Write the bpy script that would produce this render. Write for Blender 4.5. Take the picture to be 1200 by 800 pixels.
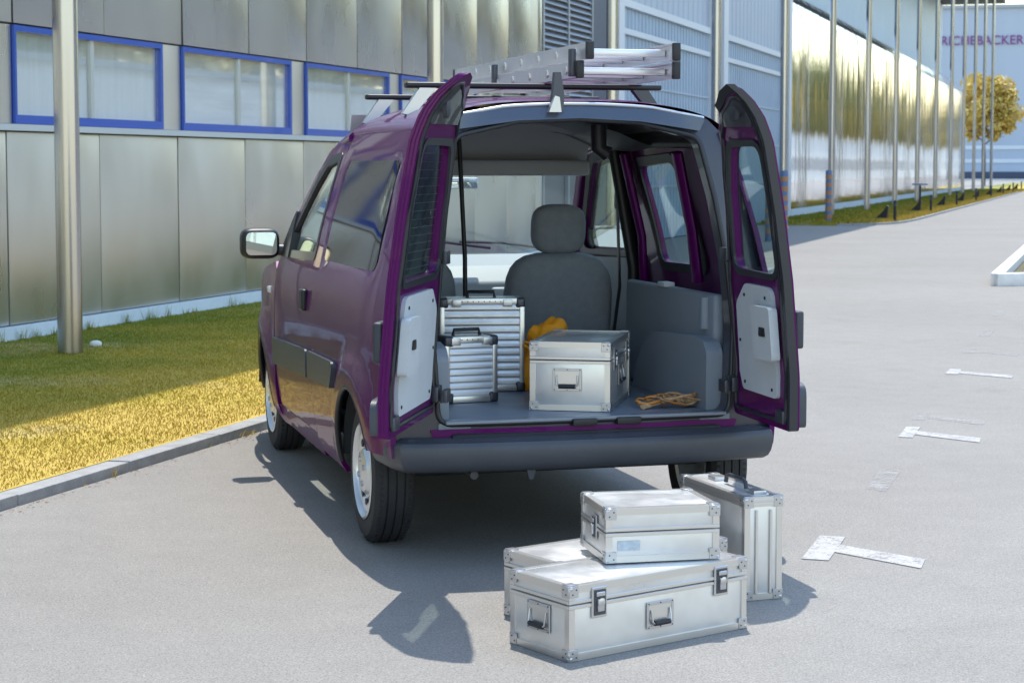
import bpy, bmesh, math, random
import numpy as np
from math import sin, cos, pi, radians, atan2, sqrt
from mathutils import Vector, Matrix
from mathutils.geometry import delaunay_2d_cdt

for o in list(bpy.data.objects): bpy.data.objects.remove(o)
SC = bpy.context.scene
COL = SC.collection
rnd = random.Random(7)

# ------------------------------------------------------------------ camera
CAM = Vector((-2.2163, -7.4312, 1.5168)); YAW = 0.27053; PITCH = 0.07106; F = 2195.6
cam = bpy.data.cameras.new('camera'); camo = bpy.data.objects.new('camera', cam); COL.objects.link(camo)
fw = Vector((sin(YAW)*cos(PITCH), cos(YAW)*cos(PITCH), -sin(PITCH)))
rt = Vector((cos(YAW), -sin(YAW), 0)); up = rt.cross(fw)
camo.matrix_world = Matrix(((rt.x, up.x, -fw.x, CAM.x), (rt.y, up.y, -fw.y, CAM.y), (rt.z, up.z, -fw.z, CAM.z), (0, 0, 0, 1)))
cam.sensor_width = 36; cam.lens = F/1200*36; cam.shift_y = -(400-352.6)/1200
cam.clip_start = .05; cam.clip_end = 3000
cam.dof.use_dof = True; cam.dof.focus_distance = 6.9; cam.dof.aperture_fstop = 9
SC.camera = camo
# ------------------------------------------------------------------ sky, sun, exposure
SHX, SHY = -.085, -.34                       # shadow shift per metre of height
SUN = Vector((-SHX, -SHY, 1)).normalized()
W_ = bpy.data.worlds.new('World'); SC.world = W_; W_.use_nodes = True
nt = W_.node_tree; bg = nt.nodes['Background']
sky = nt.nodes.new('ShaderNodeTexSky'); sky.sky_type = 'NISHITA'; sky.sun_disc = False
sky.sun_elevation = math.asin(SUN.z); sky.sun_rotation = atan2(SUN.x, SUN.y)
sky.air_density = 1.5; sky.dust_density = .6; sky.ozone_density = 1.0
nt.links.new(sky.outputs[0], bg.inputs[0]); bg.inputs[1].default_value = .15
sl = bpy.data.lights.new('sun', 'SUN'); sl.energy = 2.1; sl.angle = radians(.53); sl.color = (1, .955, .88)
so = bpy.data.objects.new('sun', sl); COL.objects.link(so); so.rotation_euler = SUN.to_track_quat('Z', 'Y').to_euler(); so.location = (0, 10, 30)
SC.view_settings.view_transform = 'Standard'; SC.view_settings.look = 'None'; SC.view_settings.gamma = 1
SC.view_settings.exposure = 1.34; SC.view_settings.use_curve_mapping = False

# ------------------------------------------------------------------ mesh helpers
class B:
    def __init__(s): s.v = []; s.f = []
    def add(s, vs, fs, M=None):
        o = len(s.v)
        s.v += [tuple(M @ Vector(v)) for v in vs] if M is not None else [tuple(v) for v in vs]
        s.f += [tuple(i+o for i in f) for f in fs]; return s
    def box(s, c, d, r=0, seg=2, M=None):
        x, y, z = d[0]/2, d[1]/2, d[2]/2
        vs = [(-x,-y,-z),(x,-y,-z),(x,y,-z),(-x,y,-z),(-x,-y,z),(x,-y,z),(x,y,z),(-x,y,z)]
        fs = [(3,2,1,0),(4,5,6,7),(0,1,5,4),(1,2,6,5),(2,3,7,6),(3,0,4,7)]
        T = Matrix.Translation(c)
        if M is not None: T = M @ T
        if r > 0:
            bm = bmesh.new(); bv = [bm.verts.new(v) for v in vs]
            for f in fs: bm.faces.new([bv[i] for i in f])
            bmesh.ops.bevel(bm, geom=bm.edges[:], offset=r, segments=seg, affect='EDGES', profile=.6)
            bm.verts.index_update(); vs = [tuple(v.co) for v in bm.verts]; fs = [tuple(v.index for v in f.verts) for f in bm.faces]; bm.free()
        return s.add(vs, fs, T)
    def tube(s, pts, r, n=8, closed=False, caps=True, flat=None):
        pts = [Vector(p) for p in pts]; N = len(pts); o = len(s.v); prev = None
        rr = r if hasattr(r, '__len__') else [r]*N
        for i, p in enumerate(pts):
            a = pts[i-1] if i or closed else p; b = pts[(i+1) % N] if i < N-1 or closed else p
            t = (b-a).normalized()
            if prev is None:
                u = t.orthogonal().normalized()
                if flat is not None: u = (Vector(flat)-t*Vector(flat).dot(t)).normalized()
            else: u = (prev-t*prev.dot(t)).normalized()
            prev = u; w = t.cross(u)
            k = rr[i]; ku, kw = (k, k) if not hasattr(k, '__len__') else k
            for j in range(n):
                a_ = 2*pi*j/n; s.v.append(tuple(p+u*cos(a_)*ku+w*sin(a_)*kw))
        for i in range(N if closed else N-1):
            for j in range(n):
                a, b = i*n+j, i*n+(j+1) % n; c, d = ((i+1) % N)*n+(j+1) % n, ((i+1) % N)*n+j
                s.f.append((o+a, o+b, o+c, o+d))
        if caps and not closed:
            s.f.append(tuple(o+j for j in range(n))[::-1]); s.f.append(tuple(o+(N-1)*n+j for j in range(n)))
        return s
    def lathe(s, prof, M=None, n=32, close=False):
        vs = []; fs = []; K = len(prof)
        for j in range(n):
            a = 2*pi*j/n
            for r, h in prof: vs.append((r*cos(a), r*sin(a), h))
        for j in range(n):
            for k in range(K if close else K-1):
                a = j*K+k; b = j*K+(k+1) % K; c = ((j+1) % n)*K+(k+1) % K; d = ((j+1) % n)*K+k
                fs.append((a, d, c, b))
        return s.add(vs, fs, M)
    def prism(s, poly, h0, h1, M=None):
        n = len(poly); vs = [(x, y, h0) for x, y in poly]+[(x, y, h1) for x, y in poly]
        fs = [tuple(range(n))[::-1], tuple(range(n, 2*n))]+[(i, (i+1) % n, n+(i+1) % n, n+i) for i in range(n)]
        return s.add(vs, fs, M)
    def grid(s, fn, nu, nv, closeu=False):
        o = len(s.v)
        for i in range(nu):
            for j in range(nv): s.v.append(tuple(fn(i/(nu-(0 if closeu else 1)), j/(nv-1))))
        for i in range(nu if closeu else nu-1):
            for j in range(nv-1):
                a = i*nv+j; b = ((i+1) % nu)*nv+j; s.f.append((o+a, o+b, o+b+1, o+a+1))
        return s
    def build(s, name, mat, parent=None, ang=35, mtx=None):
        me = bpy.data.meshes.new(name); me.from_pydata(s.v, [], s.f); me.validate()
        bm = bmesh.new(); bm.from_mesh(me); bmesh.ops.recalc_face_normals(bm, faces=bm.faces[:]); bm.to_mesh(me); bm.free()
        if ang: me.shade_smooth(); me.set_sharp_from_angle(angle=radians(ang))
        me.materials.append(mat)
        return link(name, me, parent, mtx)
def link(name, me, parent=None, mtx=None):
    o = bpy.data.objects.new(name, me); COL.objects.link(o)
    if parent is not None: o.parent = parent
    if mtx is not None: o.matrix_local = mtx
    return o
def empty(name, loc=(0,0,0), rz=0, label=None, cat=None, group=None):
    o = bpy.data.objects.new(name, None); COL.objects.link(o); o.location = loc; o.rotation_euler = (0, 0, rz); o.empty_display_size = .2
    if label: tag(o, label, cat, group)
    return o
def tag(o, label=None, cat=None, group=None, kind=None):
    if label: o['label'] = label
    if cat: o['category'] = cat
    if group: o['group'] = group
    if kind: o['kind'] = kind
    return o
def rpoly(pts, step=.03, seg=5):
    """polygon with corners (x,y[,r]) rounded and edges resampled"""
    n = len(pts); out = []
    for i in range(n):
        p = Vector(pts[i][:2]); r = pts[i][2] if len(pts[i]) > 2 else 0
        a = Vector(pts[i-1][:2]); b = Vector(pts[(i+1) % n][:2])
        if r <= 0: out.append(p); continue
        u = (a-p).normalized(); w = (b-p).normalized(); ang = u.angle(w); t = min(r/math.tan(ang/2), (a-p).length*.49, (b-p).length*.49)
        p0 = p+u*t; p1 = p+w*t
        for k in range(seg+1):
            q = k/seg; out.append(p0*(1-q)**2+p*2*q*(1-q)+p1*q*q)
    res = []
    for i in range(len(out)):
        a, b = out[i], out[(i+1) % len(out)]; L = (b-a).length
        if L < 1e-6: continue
        k = max(1, int(round(L/step)))
        for j in range(k): res.append(tuple(a.lerp(b, j/k)))
    return res
def inpoly(P, poly):
    poly = np.asarray(poly); x, y = P[:, 0], P[:, 1]; c = np.zeros(len(P), bool); j = len(poly)-1
    for i in range(len(poly)):
        xi, yi = poly[i]; xj, yj = poly[j]
        if yi != yj: c ^= ((yi > y) != (yj > y)) & (x < (xj-xi)*(y-yi)/(yj-yi)+xi)
        j = i
    return c
def tri2d(outer, holes, step):
    loops = [list(outer)]+[list(h) for h in holes]
    V = []; E = []
    for l in loops:
        o = len(V); V += l; E += [(o+i, o+(i+1) % len(l)) for i in range(len(l))]
    nb = len(V); A = np.array(outer); mn, mx = A.min(0), A.max(0)
    gx, gy = np.meshgrid(np.arange(mn[0]+step/2, mx[0], step), np.arange(mn[1]+step/2, mx[1], step)); G = np.stack([gx.ravel(), gy.ravel()], 1)
    m = inpoly(G, outer)
    for h in holes: m &= ~inpoly(G, h)
    G = G[m]; VB = np.array(V)
    if len(G):
        keep = np.array([((VB-g)**2).sum(1).min() > (step*.55)**2 for g in G]); G = G[keep]
    V = [Vector(v) for v in V]+[Vector(g) for g in G]
    r = delaunay_2d_cdt(V, E, [], 1, 1e-6)
    vs = [(v.x, v.y) for v in r[0]]; fs = r[2]
    c = np.array([[sum(vs[i][0] for i in f)/3, sum(vs[i][1] for i in f)/3] for f in fs])
    ok = inpoly(c, outer)
    for h in holes: ok &= ~inpoly(c, h)
    return vs, [tuple(f) for f, k in zip(fs, ok) if k]
def sheet(b, outer, holes, step, fa, fb=None):
    """2-D outline with holes mapped to a surface; fb gives the second skin, edges closed"""
    vs, fs = tri2d(outer, holes, step); n = len(vs); o = len(b.v)
    b.v += [tuple(fa(*v)) for v in vs]; b.f += [tuple(o+i for i in f) for f in fs]
    if fb is not None:
        b.v += [tuple(fb(*v)) for v in vs]; b.f += [tuple(o+n+i for i in f[::-1]) for f in fs]
        cnt = {}
        for f in fs:
            for i in range(3):
                e = (f[i], f[(i+1) % 3]); k = tuple(sorted(e)); cnt.setdefault(k, []).append(e)
        for k, es in cnt.items():
            if len(es) == 1:
                a, c = es[0]; b.f.append((o+c, o+a, o+n+a, o+n+c))
    return b

# ------------------------------------------------------------------ materials
def nodes(name):
    m = bpy.data.materials.new(name); m.use_nodes = True
    return m, m.node_tree, m.node_tree.nodes['Principled BSDF']
def mat(name, col, rough=.5, metal=0, coat=0, var=0, vscale=5, bump=0, bscale=60, spec=.5, stretch=None, bdet=4, vdet=6, col2=None, rvar=0, coatr=.03, coatior=1.5):
    m, t, p = nodes(name); L = t.links
    p.inputs['Base Color'].default_value = (*col, 1); p.inputs['Roughness'].default_value = rough; p.inputs['Metallic'].default_value = metal
    p.inputs['Coat Weight'].default_value = coat; p.inputs['Coat Roughness'].default_value = coatr; p.inputs['Coat IOR'].default_value = coatior; p.inputs['Specular IOR Level'].default_value = spec
    tc = t.nodes.new('ShaderNodeTexCoord'); mp = t.nodes.new('ShaderNodeMapping'); oi = t.nodes.new('ShaderNodeObjectInfo'); om = t.nodes.new('ShaderNodeMath'); om.operation = 'MULTIPLY'; om.inputs[1].default_value = 53; L.new(oi.outputs['Random'], om.inputs[0]); L.new(om.outputs[0], mp.inputs['Location'])
    L.new(tc.outputs['Object'], mp.inputs[0])
    if stretch: mp.inputs['Scale'].default_value = stretch
    if var or col2 or rvar:
        nz = t.nodes.new('ShaderNodeTexNoise'); nz.inputs['Scale'].default_value = vscale; nz.inputs['Detail'].default_value = vdet; nz.inputs['Roughness'].default_value = .65
        L.new(mp.outputs[0], nz.inputs['Vector'])
        if var or col2:
            cr = t.nodes.new('ShaderNodeValToRGB'); L.new(nz.outputs['Fac'], cr.inputs[0])
            c2 = col2 or tuple(min(1, c*(1+var)) for c in col); c1 = col if col2 else tuple(c*(1-var) for c in col)
            cr.color_ramp.elements[0].position = .3; cr.color_ramp.elements[1].position = .7
            cr.color_ramp.elements[0].color = (*c1, 1); cr.color_ramp.elements[1].color = (*c2, 1); L.new(cr.outputs[0], p.inputs['Base Color'])
        if rvar:
            mr = t.nodes.new('ShaderNodeMapRange'); mr.inputs[1].default_value = .3; mr.inputs[2].default_value = .7
            mr.inputs[3].default_value = max(.02, rough-rvar); mr.inputs[4].default_value = rough+rvar
            L.new(nz.outputs['Fac'], mr.inputs[0]); L.new(mr.outputs[0], p.inputs['Roughness'])
    if bump:
        nb = t.nodes.new('ShaderNodeTexNoise'); nb.inputs['Scale'].default_value = bscale; nb.inputs['Detail'].default_value = bdet
        L.new(mp.outputs[0], nb.inputs['Vector']); bn = t.nodes.new('ShaderNodeBump'); bn.inputs['Strength'].default_value = bump; bn.inputs['Distance'].default_value = .01
        L.new(nb.outputs['Fac'], bn.inputs['Height']); L.new(bn.outputs[0], p.inputs['Normal'])
    return m
def glass(name, tint, gloss=1.0, rough=.02, f0=.06):
    m = bpy.data.materials.new(name); m.use_nodes = True; t = m.node_tree; t.nodes.remove(t.nodes['Principled BSDF']); L = t.links
    tr = t.nodes.new('ShaderNodeBsdfTransparent'); tr.inputs[0].default_value = (*tint, 1)
    gl = t.nodes.new('ShaderNodeBsdfGlossy'); gl.inputs['Roughness'].default_value = rough; gl.inputs[0].default_value = (gloss, gloss, gloss, 1)
    lw = t.nodes.new('ShaderNodeLayerWeight'); lw.inputs[0].default_value = .5; mx = t.nodes.new('ShaderNodeMixShader')
    pw = t.nodes.new('ShaderNodeMath'); pw.operation = 'POWER'; pw.inputs[1].default_value = 5; L.new(lw.outputs['Facing'], pw.inputs[0])
    fr = t.nodes.new('ShaderNodeMath'); fr.operation = 'MULTIPLY_ADD'; fr.inputs[1].default_value = 1-f0; fr.inputs[2].default_value = f0; L.new(pw.outputs[0], fr.inputs[0])
    L.new(fr.outputs[0], mx.inputs[0]); L.new(tr.outputs[0], mx.inputs[1]); L.new(gl.outputs[0], mx.inputs[2])
    L.new(mx.outputs[0], t.nodes['Material Output'].inputs[0]); return m

M = {}
M['paint'] = mat('purple_paint', (.09, .0010, .089), .38, .1, .55, coatr=.02, coatior=1.36, spec=.1)
M['plastic'] = mat('charcoal_plastic', (.035, .04, .05), .48, bump=.15, bscale=900)
M['bumper'] = mat('bumper_plastic', (.05, .056, .07), .42, bump=.12, bscale=700, var=.12, vscale=4)
M['black'] = mat('black_rubber', (.012, .013, .016), .45)
M['seal'] = mat('seal_rubber', (.02, .022, .028), .38)
M['frame'] = mat('aperture_dark', (.035, .035, .05), .3, coat=.4)
M['header'] = mat('header_satin', (.06, .075, .11), .28, .2, coat=.5)
M['trim'] = mat('pale_trim', (.5, .53, .55), .5, var=.05, vscale=8)
M['greytrim'] = mat('grey_trim', (.23, .26, .295), .5, bump=.2, bscale=600)
M['liner'] = mat('headliner', (.46, .48, .5), .85, bump=.2, bscale=300)
M['floor'] = mat('load_floor', (.17, .205, .25), .42, var=.2, vscale=7, rvar=.12)
M['seat'] = mat('seat_cloth', (.29, .315, .345), .8, bump=.4, bscale=500, var=.08, vscale=30)
M['dash'] = mat('dashboard', (.38, .4, .41), .5)
M['carpet'] = mat('carpet', (.03, .032, .036), .9)
M['tyre'] = mat('tyre_rubber', (.022, .023, .026), .72, var=.25, vscale=14, bump=.3, bscale=160)
M['rim'] = mat('hubcap_silver', (.72, .74, .76), .3, .75)
M['steel'] = mat('zinc_steel', (.55, .56, .58), .33, .9)
M['darksteel'] = mat('dark_steel', (.08, .085, .1), .4, .6)
M['mirror'] = mat('mirror_glass', (.9, .92, .95), .02, 1)
M['glass'] = glass('van_glass', (.78, .86, .84))
M['darkglass'] = mat('tinted_glass', (.010, .006, .012), .05, spec=.3); M['lamp_red'] = mat('lamp_red', (.45, .012, .01), .15, coat=1)
M['lamp_clear'] = mat('lamp_clear', (.8, .8, .8), .12, coat=1)
M['alu'] = mat('case_aluminium', (.70, .70, .69), .36, .62, coat=.3, coatr=.06, var=.07, vscale=5, vdet=3, rvar=.10, bump=.05, bscale=18, bdet=1)
M['aluedge'] = mat('edge_aluminium', (.68, .67, .655), .33, .88)
M['alurib'] = mat('ribbed_aluminium', (.78, .80, .83), .42, .7, rvar=.08, vscale=15)
M['sticker'] = mat('faded_sticker', (.55, .62, .68), .6, col2=(.40, .44, .47), vscale=60); M['ladder'] = mat('ladder_aluminium', (.78, .78, .79), .38, .7, var=.06, vscale=6, rvar=.1)
M['orange'] = mat('orange_fabric', (1.0, .38, .008), .62, bump=.35, bscale=45)
M['strap'] = mat('tan_strap', (.62, .42, .22), .75, col2=(.30, .13, .05), vscale=40); M['strap2'] = mat('orange_strap', (.7, .26, .04), .7)

# asphalt
def asphalt():
    m, t, p = nodes('asphalt'); L = t.links; N = t.nodes
    tc = N.new('ShaderNodeTexCoord')
    def noise(sc, det=4, rg=.6):
        n = N.new('ShaderNodeTexNoise'); n.inputs['Scale'].default_value = sc; n.inputs['Detail'].default_value = det; n.inputs['Roughness'].default_value = rg; L.new(tc.outputs['Object'], n.inputs['Vector']); return n
    def ramp(src, a, b, ca, cb):
        r = N.new('ShaderNodeValToRGB'); e = r.color_ramp.elements; e[0].position = a; e[1].position = b; e[0].color = (*ca, 1); e[1].color = (*cb, 1); L.new(src, r.inputs[0]); return r
    def mix(kind, f, a, b):
        x = N.new('ShaderNodeMix'); x.data_type = 'RGBA'; x.blend_type = kind; x.inputs[0].default_value = f; L.new(a, x.inputs[6]); L.new(b, x.inputs[7]); return x
    big = ramp(noise(.35, 5).outputs['Fac'], .35, .7, (.250, .236, .216), (.278, .264, .242))
    med = ramp(noise(5, 6, .7).outputs['Fac'], .3, .72, (.93, .93, .935), (1.05, 1.05, 1.045))
    fine = ramp(noise(140, 3, .7).outputs['Fac'], .3, .72, (.58, .58, .59), (1.36, 1.36, 1.35))
    a = mix('MULTIPLY', 1, big.outputs[0], med.outputs[0]); b = mix('MULTIPLY', 1, a.outputs[2], fine.outputs[0])
    g2_ = ramp(noise(48, 3, .75).outputs['Fac'], .3, .72, (.86, .86, .86), (1.13, 1.13, 1.12)); b = mix('MULTIPLY', 1, b.outputs[2], g2_.outputs[0])
    st = ramp(noise(1.3, 3, .5).outputs['Fac'], .62, .72, (1, 1, 1), (.94, .935, .93)); c = mix('MULTIPLY', 1, b.outputs[2], st.outputs[0])
    vo = N.new('ShaderNodeTexVoronoi'); vo.feature = 'DISTANCE_TO_EDGE'; vo.inputs['Scale'].default_value = .16
    dn = noise(1.6, 6, .7); va = N.new('ShaderNodeVectorMath'); va.operation = 'MULTIPLY_ADD'; va.inputs[1].default_value = (1.4, 1.4, 0); L.new(dn.outputs['Color'], va.inputs[0]); L.new(tc.outputs['Object'], va.inputs[2]); L.new(va.outputs[0], vo.inputs['Vector'])
    ck = ramp(vo.outputs['Distance'], .0, .0013, (.62, .61, .6), (1, 1, 1)); c = mix('MULTIPLY', .22, c.outputs[2], ck.outputs[0])
    L.new(c.outputs[2], p.inputs['Base Color']); p.inputs['Roughness'].default_value = .88; p.inputs['Specular IOR Level'].default_value = .3
    bn = N.new('ShaderNodeBump'); bn.inputs['Strength'].default_value = .5; bn.inputs['Distance'].default_value = .004
    L.new(noise(170, 3, .7).outputs['Fac'], bn.inputs['Height']); L.new(bn.outputs[0], p.inputs['Normal'])
    return m
M['asphalt'] = asphalt()
M['soil'] = mat('soil', (.10, .085, .04), .95, var=.3, vscale=3, bump=.5, bscale=20)
M['kerb'] = mat('kerb_concrete', (.3, .3, .295), .85, var=.18, vscale=9, bump=.35, bscale=80)
M['whitekerb'] = mat('white_kerb', (.72, .71, .68), .8, var=.12, vscale=8)
M['line'] = None

# world axes of the street: d along the facades, n out of them towards the road
TH = .58; D = Vector((sin(TH), cos(TH), 0)); NN = Vector((cos(TH), -sin(TH), 0))
def P(s, n, z=0): return D*s+NN*n+Vector((0, 0, z))
STREET = Matrix(((D.x, -NN.x, 0, 0), (D.y, -NN.y, 0, 0), (0, 0, 1, 0), (0, 0, 0, 1)))  # local x=s, y=-n
GZ = .05
FN = -6.7
# ================================================================== SETTING
ground = B().grid(lambda u, v: (-400+900*u, -300+1100*v, 0), 2, 2).build('asphalt_ground', M['asphalt'], ang=0); tag(ground, 'light grey asphalt yard and road', 'road', kind='structure')
def grass_mat(name, dry, green, mid):
    m, t, p = nodes(name); L = t.links; N = t.nodes
    tc = N.new('ShaderNodeTexCoord')
    def noise(sc, det=4):
        n = N.new('ShaderNodeTexNoise'); n.inputs['Scale'].default_value = sc; n.inputs['Detail'].default_value = det; L.new(tc.outputs['Object'], n.inputs['Vector']); return n.outputs['Fac']
    sep = N.new('ShaderNodeSeparateXYZ'); L.new(tc.outputs['Object'], sep.inputs[0])
    mr = N.new('ShaderNodeMapRange'); mr.inputs[1].default_value = 2.5; mr.inputs[2].default_value = 6.2; mr.inputs[3].default_value = -.42; mr.inputs[4].default_value = .42  # sun and shade tinted into the grass: sunlit gold at kerb, shaded green at wall
    L.new(sep.outputs[1], mr.inputs[0])
    ad = N.new('ShaderNodeMath'); ad.operation = 'ADD'; L.new(mr.outputs[0], ad.inputs[0])
    a2 = N.new('ShaderNodeMath'); a2.operation = 'ADD'; L.new(noise(1.1, 5), a2.inputs[0])
    a3 = N.new('ShaderNodeMath'); a3.operation = 'MULTIPLY_ADD'; a3.inputs[1].default_value = 1.1; a3.inputs[2].default_value = -.55; L.new(noise(55, 2), a3.inputs[0]); L.new(a3.outputs[0], a2.inputs[1])
    L.new(a2.outputs[0], ad.inputs[1])
    r = N.new('ShaderNodeValToRGB'); e = r.color_ramp.elements; e[0].position = .12; e[0].color = (*dry, 1); e[1].position = .95; e[1].color = (*green, 1)
    k = r.color_ramp.elements.new(.42); k.color = (*mid, 1); L.new(ad.outputs[0], r.inputs[0])
    # bleached patches
    pr = N.new('ShaderNodeValToRGB'); pr.color_ramp.elements[0].position = .58; pr.color_ramp.elements[1].position = .7; L.new(noise(.9, 6), pr.inputs[0])
    m2 = N.new('ShaderNodeMath'); m2.operation = 'GREATER_THAN'; m2.inputs[1].default_value = .52; L.new(noise(70, 2), m2.inputs[0])
    m3 = N.new('ShaderNodeMath'); m3.operation = 'MULTIPLY'; L.new(pr.outputs[0], m3.inputs[0]); L.new(m2.outputs[0], m3.inputs[1])
    mx = N.new('ShaderNodeMix'); mx.data_type = 'RGBA'; L.new(m3.outputs[0], mx.inputs[0]); L.new(r.outputs[0], mx.inputs[6]); mx.inputs[7].default_value = (.52, .42, .22, 1)
    L.new(mx.outputs[2], p.inputs['Base Color']); p.inputs['Roughness'].default_value = .75; p.inputs['Specular IOR Level'].default_value = .2
    return m
M['grass'] = grass_mat('grass_blades', (.50, .36, .08), (.18, .205, .022), (.42, .31, .045))  # dry straw colour doubles as painted sunlit tone, green as shaded tone
def lawn(name, poly, z):
    b = B().prism([(s, -n) for s, n in poly], 0.0, z)
    o = b.build(name, M['grass'], ang=0, mtx=STREET); return tag(o, kind='structure')
lawn('lawn', [(-30, -2.56), (19, -2.56), (19, -6.9), (-30, -6.9)], GZ)
far_edge = [(41.7, -6.9), (41.7, -4.62), (41.95, -4.25), (42.6, -3.75), (43.6, -3.4), (45, -3.22), (48, -3.16), (175, -3.16), (175, -6.9)]
lawn('lawn', far_edge, GZ)
def blades(name, n, smin, smax, nmin, nmax, h0, h1, w, seed, dens=None):
    r = np.random.default_rng(seed)
    s = r.uniform(smin, smax, n); q = r.uniform(nmin, nmax, n)
    if dens is not None: k = dens(s, q); s, q = s[k], q[k]; n = len(s)
    a = r.uniform(0, 2*pi, n); h = r.uniform(h0, h1, n)*(.7+.6*r.random(n)); w = w*(.6+.8*r.random(n)); lean = r.uniform(.1, .8, n)*h; la = r.uniform(0, 2*pi, n)
    base = np.stack([s, -q, np.full(n, GZ-.004)], 1); dx = np.stack([np.cos(a)*w/2, np.sin(a)*w/2, np.zeros(n)], 1)
    tip = base+np.stack([np.cos(la)*lean, np.sin(la)*lean, h], 1); mid = base+np.stack([np.cos(la)*lean*.35, np.sin(la)*lean*.35, h*.6], 1)
    V = np.stack([base-dx, base+dx, mid+dx*.8, tip, mid-dx*.8], 1).reshape(-1, 3)
    i = np.arange(n)*5; F_ = np.stack([i, i+1, i+2, i+3, i+4], 1)
    me = bpy.data.meshes.new(name); me.vertices.add(len(V)); me.vertices.foreach_set('co', V.ravel())
    me.loops.add(n*5); me.loops.foreach_set('vertex_index', F_.ravel()); me.polygons.add(n); me.polygons.foreach_set('loop_start', np.arange(n)*5); me.polygons.foreach_set('loop_total', np.full(n, 5))
    me.update(); me.validate(); me.materials.append(M['grass'])
    o = link(name, me, None, STREET); return o
g1 = blades('grass', 360000, -3.5, 16, -6.64, -2.57, .008, .024, .0045, 3); tag(g1, 'short dry grass tinted sunlit yellow to shaded green along the steel facade', 'grass', kind='stuff')
g1b = blades('grass', 8000, 16, 19, -6.64, -2.57, .03, .07, .02, 4); tag(g1b, 'short grass of the lawn ahead of the van', 'grass', kind='stuff')
fe = np.array([(s, n) for s, n in far_edge])
g2 = blades('grass', 90000, 41.7, 120, -6.62, -3.18, .04, .09, .05, 5, lambda s, q: inpoly(np.stack([s, q], 1), fe)); tag(g2, 'dry grass verge tinted sunlit gold to shaded green below the mirror clad hall', 'grass', kind='stuff')
def tufts(name, pts, seed, label):
    r = random.Random(seed); b = B()
    for (s_, n_, z_, k_, h_) in pts:
        for j in range(k_):
            a = r.uniform(0, 6.28); w = .003; hh = h_*r.uniform(.5, 1.2); le = hh*r.uniform(.2, .9); q = Vector((s_+r.gauss(0, .03), -n_+r.gauss(0, .012), z_))
            dx = Vector((-sin(a)*w, cos(a)*w, 0)); tp = q+Vector((cos(a)*le, sin(a)*le, hh)); b.add([q-dx, q+dx, tp], [(0, 1, 2)])
    return tag(b.build(name, M['grass'], None, 0, STREET), label, 'grass', kind='stuff')
wr = random.Random(31)
tufts('weeds', [(wr.uniform(-3, 9), -2.425+wr.uniform(-.012, .012), 0, wr.randint(4, 14), wr.uniform(.015, .05)) for _ in range(46)], 4, 'small weeds growing along the foot of the kerb')
tufts('weeds', [(wr.uniform(2, 15), -6.60, GZ, wr.randint(10, 30), wr.uniform(.06, .15)) for _ in range(40)], 5, 'taller weeds growing against the pale plinth')
lr = random.Random(77); b = B()
for _ in range(900):
    q = Vector((lr.uniform(-3, 10), 2.42-abs(lr.gauss(0, .05)), .003)); a = lr.uniform(0, 6.28); w = lr.uniform(.003, .010); e1 = Vector((cos(a), sin(a), lr.uniform(-.1, .4)))*w; e2 = Vector((-sin(a), cos(a), lr.uniform(0, .3)))*w*lr.uniform(.4, .9)
    b.add([q-e1, q+e2, q+e1, q-e2+Vector((0, 0, .002))], [(0, 1, 2, 3)])
M['litter'] = mat('dry_litter', (.40, .26, .17), .9, col2=(.22, .13, .08), vscale=60)
tag(b.build('leaf_litter', M['litter'], None, 0, STREET), 'dry leaf crumbs lying along the foot of the kerb', 'litter', kind='stuff')
# kerbs: each stone a piece
kerb = empty('kerb'); tag(kerb, kind='structure')
kme = B().box((0, 0, .0), (.985, .125, .13), .008, 2)
first = None
for k in range(-8, 20):
    if first is None:
        first = kme.build('kerb_stone', M['kerb'], kerb); o = first
    else: o = first.copy(); COL.objects.link(o)
    o.parent = kerb
    o.location = P(k*1.0-.16+.5, -2.497+rnd.uniform(-.004, .004), -.012+rnd.uniform(-.004, .004)); o.rotation_euler = (rnd.uniform(-.01, .01), 0, pi/2-TH+rnd.uniform(-.004, .004))
pts = far_edge[1:8]; dense = []
for (a, b) in zip(pts[:-1], pts[1:]):
    L_ = sqrt((b[0]-a[0])**2+(b[1]-a[1])**2); k = max(1, int(round(L_/1.0)))
    for j in range(k): dense.append((a[0]+(b[0]-a[0])*j/k, a[1]+(b[1]-a[1])*j/k))
dense = dense[:70]
for a, b in zip(dense[:-1], dense[1:]):
    o = first.copy(); COL.objects.link(o); o.parent = kerb
    ca, cb = P(*a), P(*b); dv = cb-ca; o.location = (ca+cb)/2+Vector((0, 0, -.01)); o.rotation_euler = (0, 0, atan2(dv.y, dv.x)); o.scale = (dv.length/1.0, 1, 1)
# white kerbed island at the right
isl = empty('traffic_island', P(22, 1.5), label='white kerbed planted island beside the parking bays', cat='island')
b = B()
b.prism([(-4.62, -.58), (4.5, -.62), (30, -.62), (30, 1.2), (-3.3, 1.2)], 0, .05); b.build('island_bed', M['soil'], isl, 0, Matrix.Rotation(pi/2-TH, 4, 'Z') @ Matrix.Scale(-1, 4, (0, 1, 0)))
wk = None
for k in range(14):
    s0 = -4.7+k*1.0
    if wk is None:
        wk = B().box((0, 0, .08), (.985, .16, .17), .012, 2).build('kerb_stone', M['whitekerb'], isl); o = wk
    else: o = wk.copy(); COL.objects.link(o); o.parent = isl
    v = D*(s0+.5)+NN*(-.66); o.location = v; o.rotation_euler = (0, 0, pi/2-TH)
for k in range(2):
    o = wk.copy(); COL.objects.link(o); o.parent = isl
    a0 = Vector((-4.7, -.70)); e = Vector((1.2, 1.75)).normalized(); c = a0+e*(.5+k)
    o.location = D*c.x+NN*c.y; dv = D*e.x+NN*e.y; o.rotation_euler = (0, 0, atan2(dv.y, dv.x))
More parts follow.
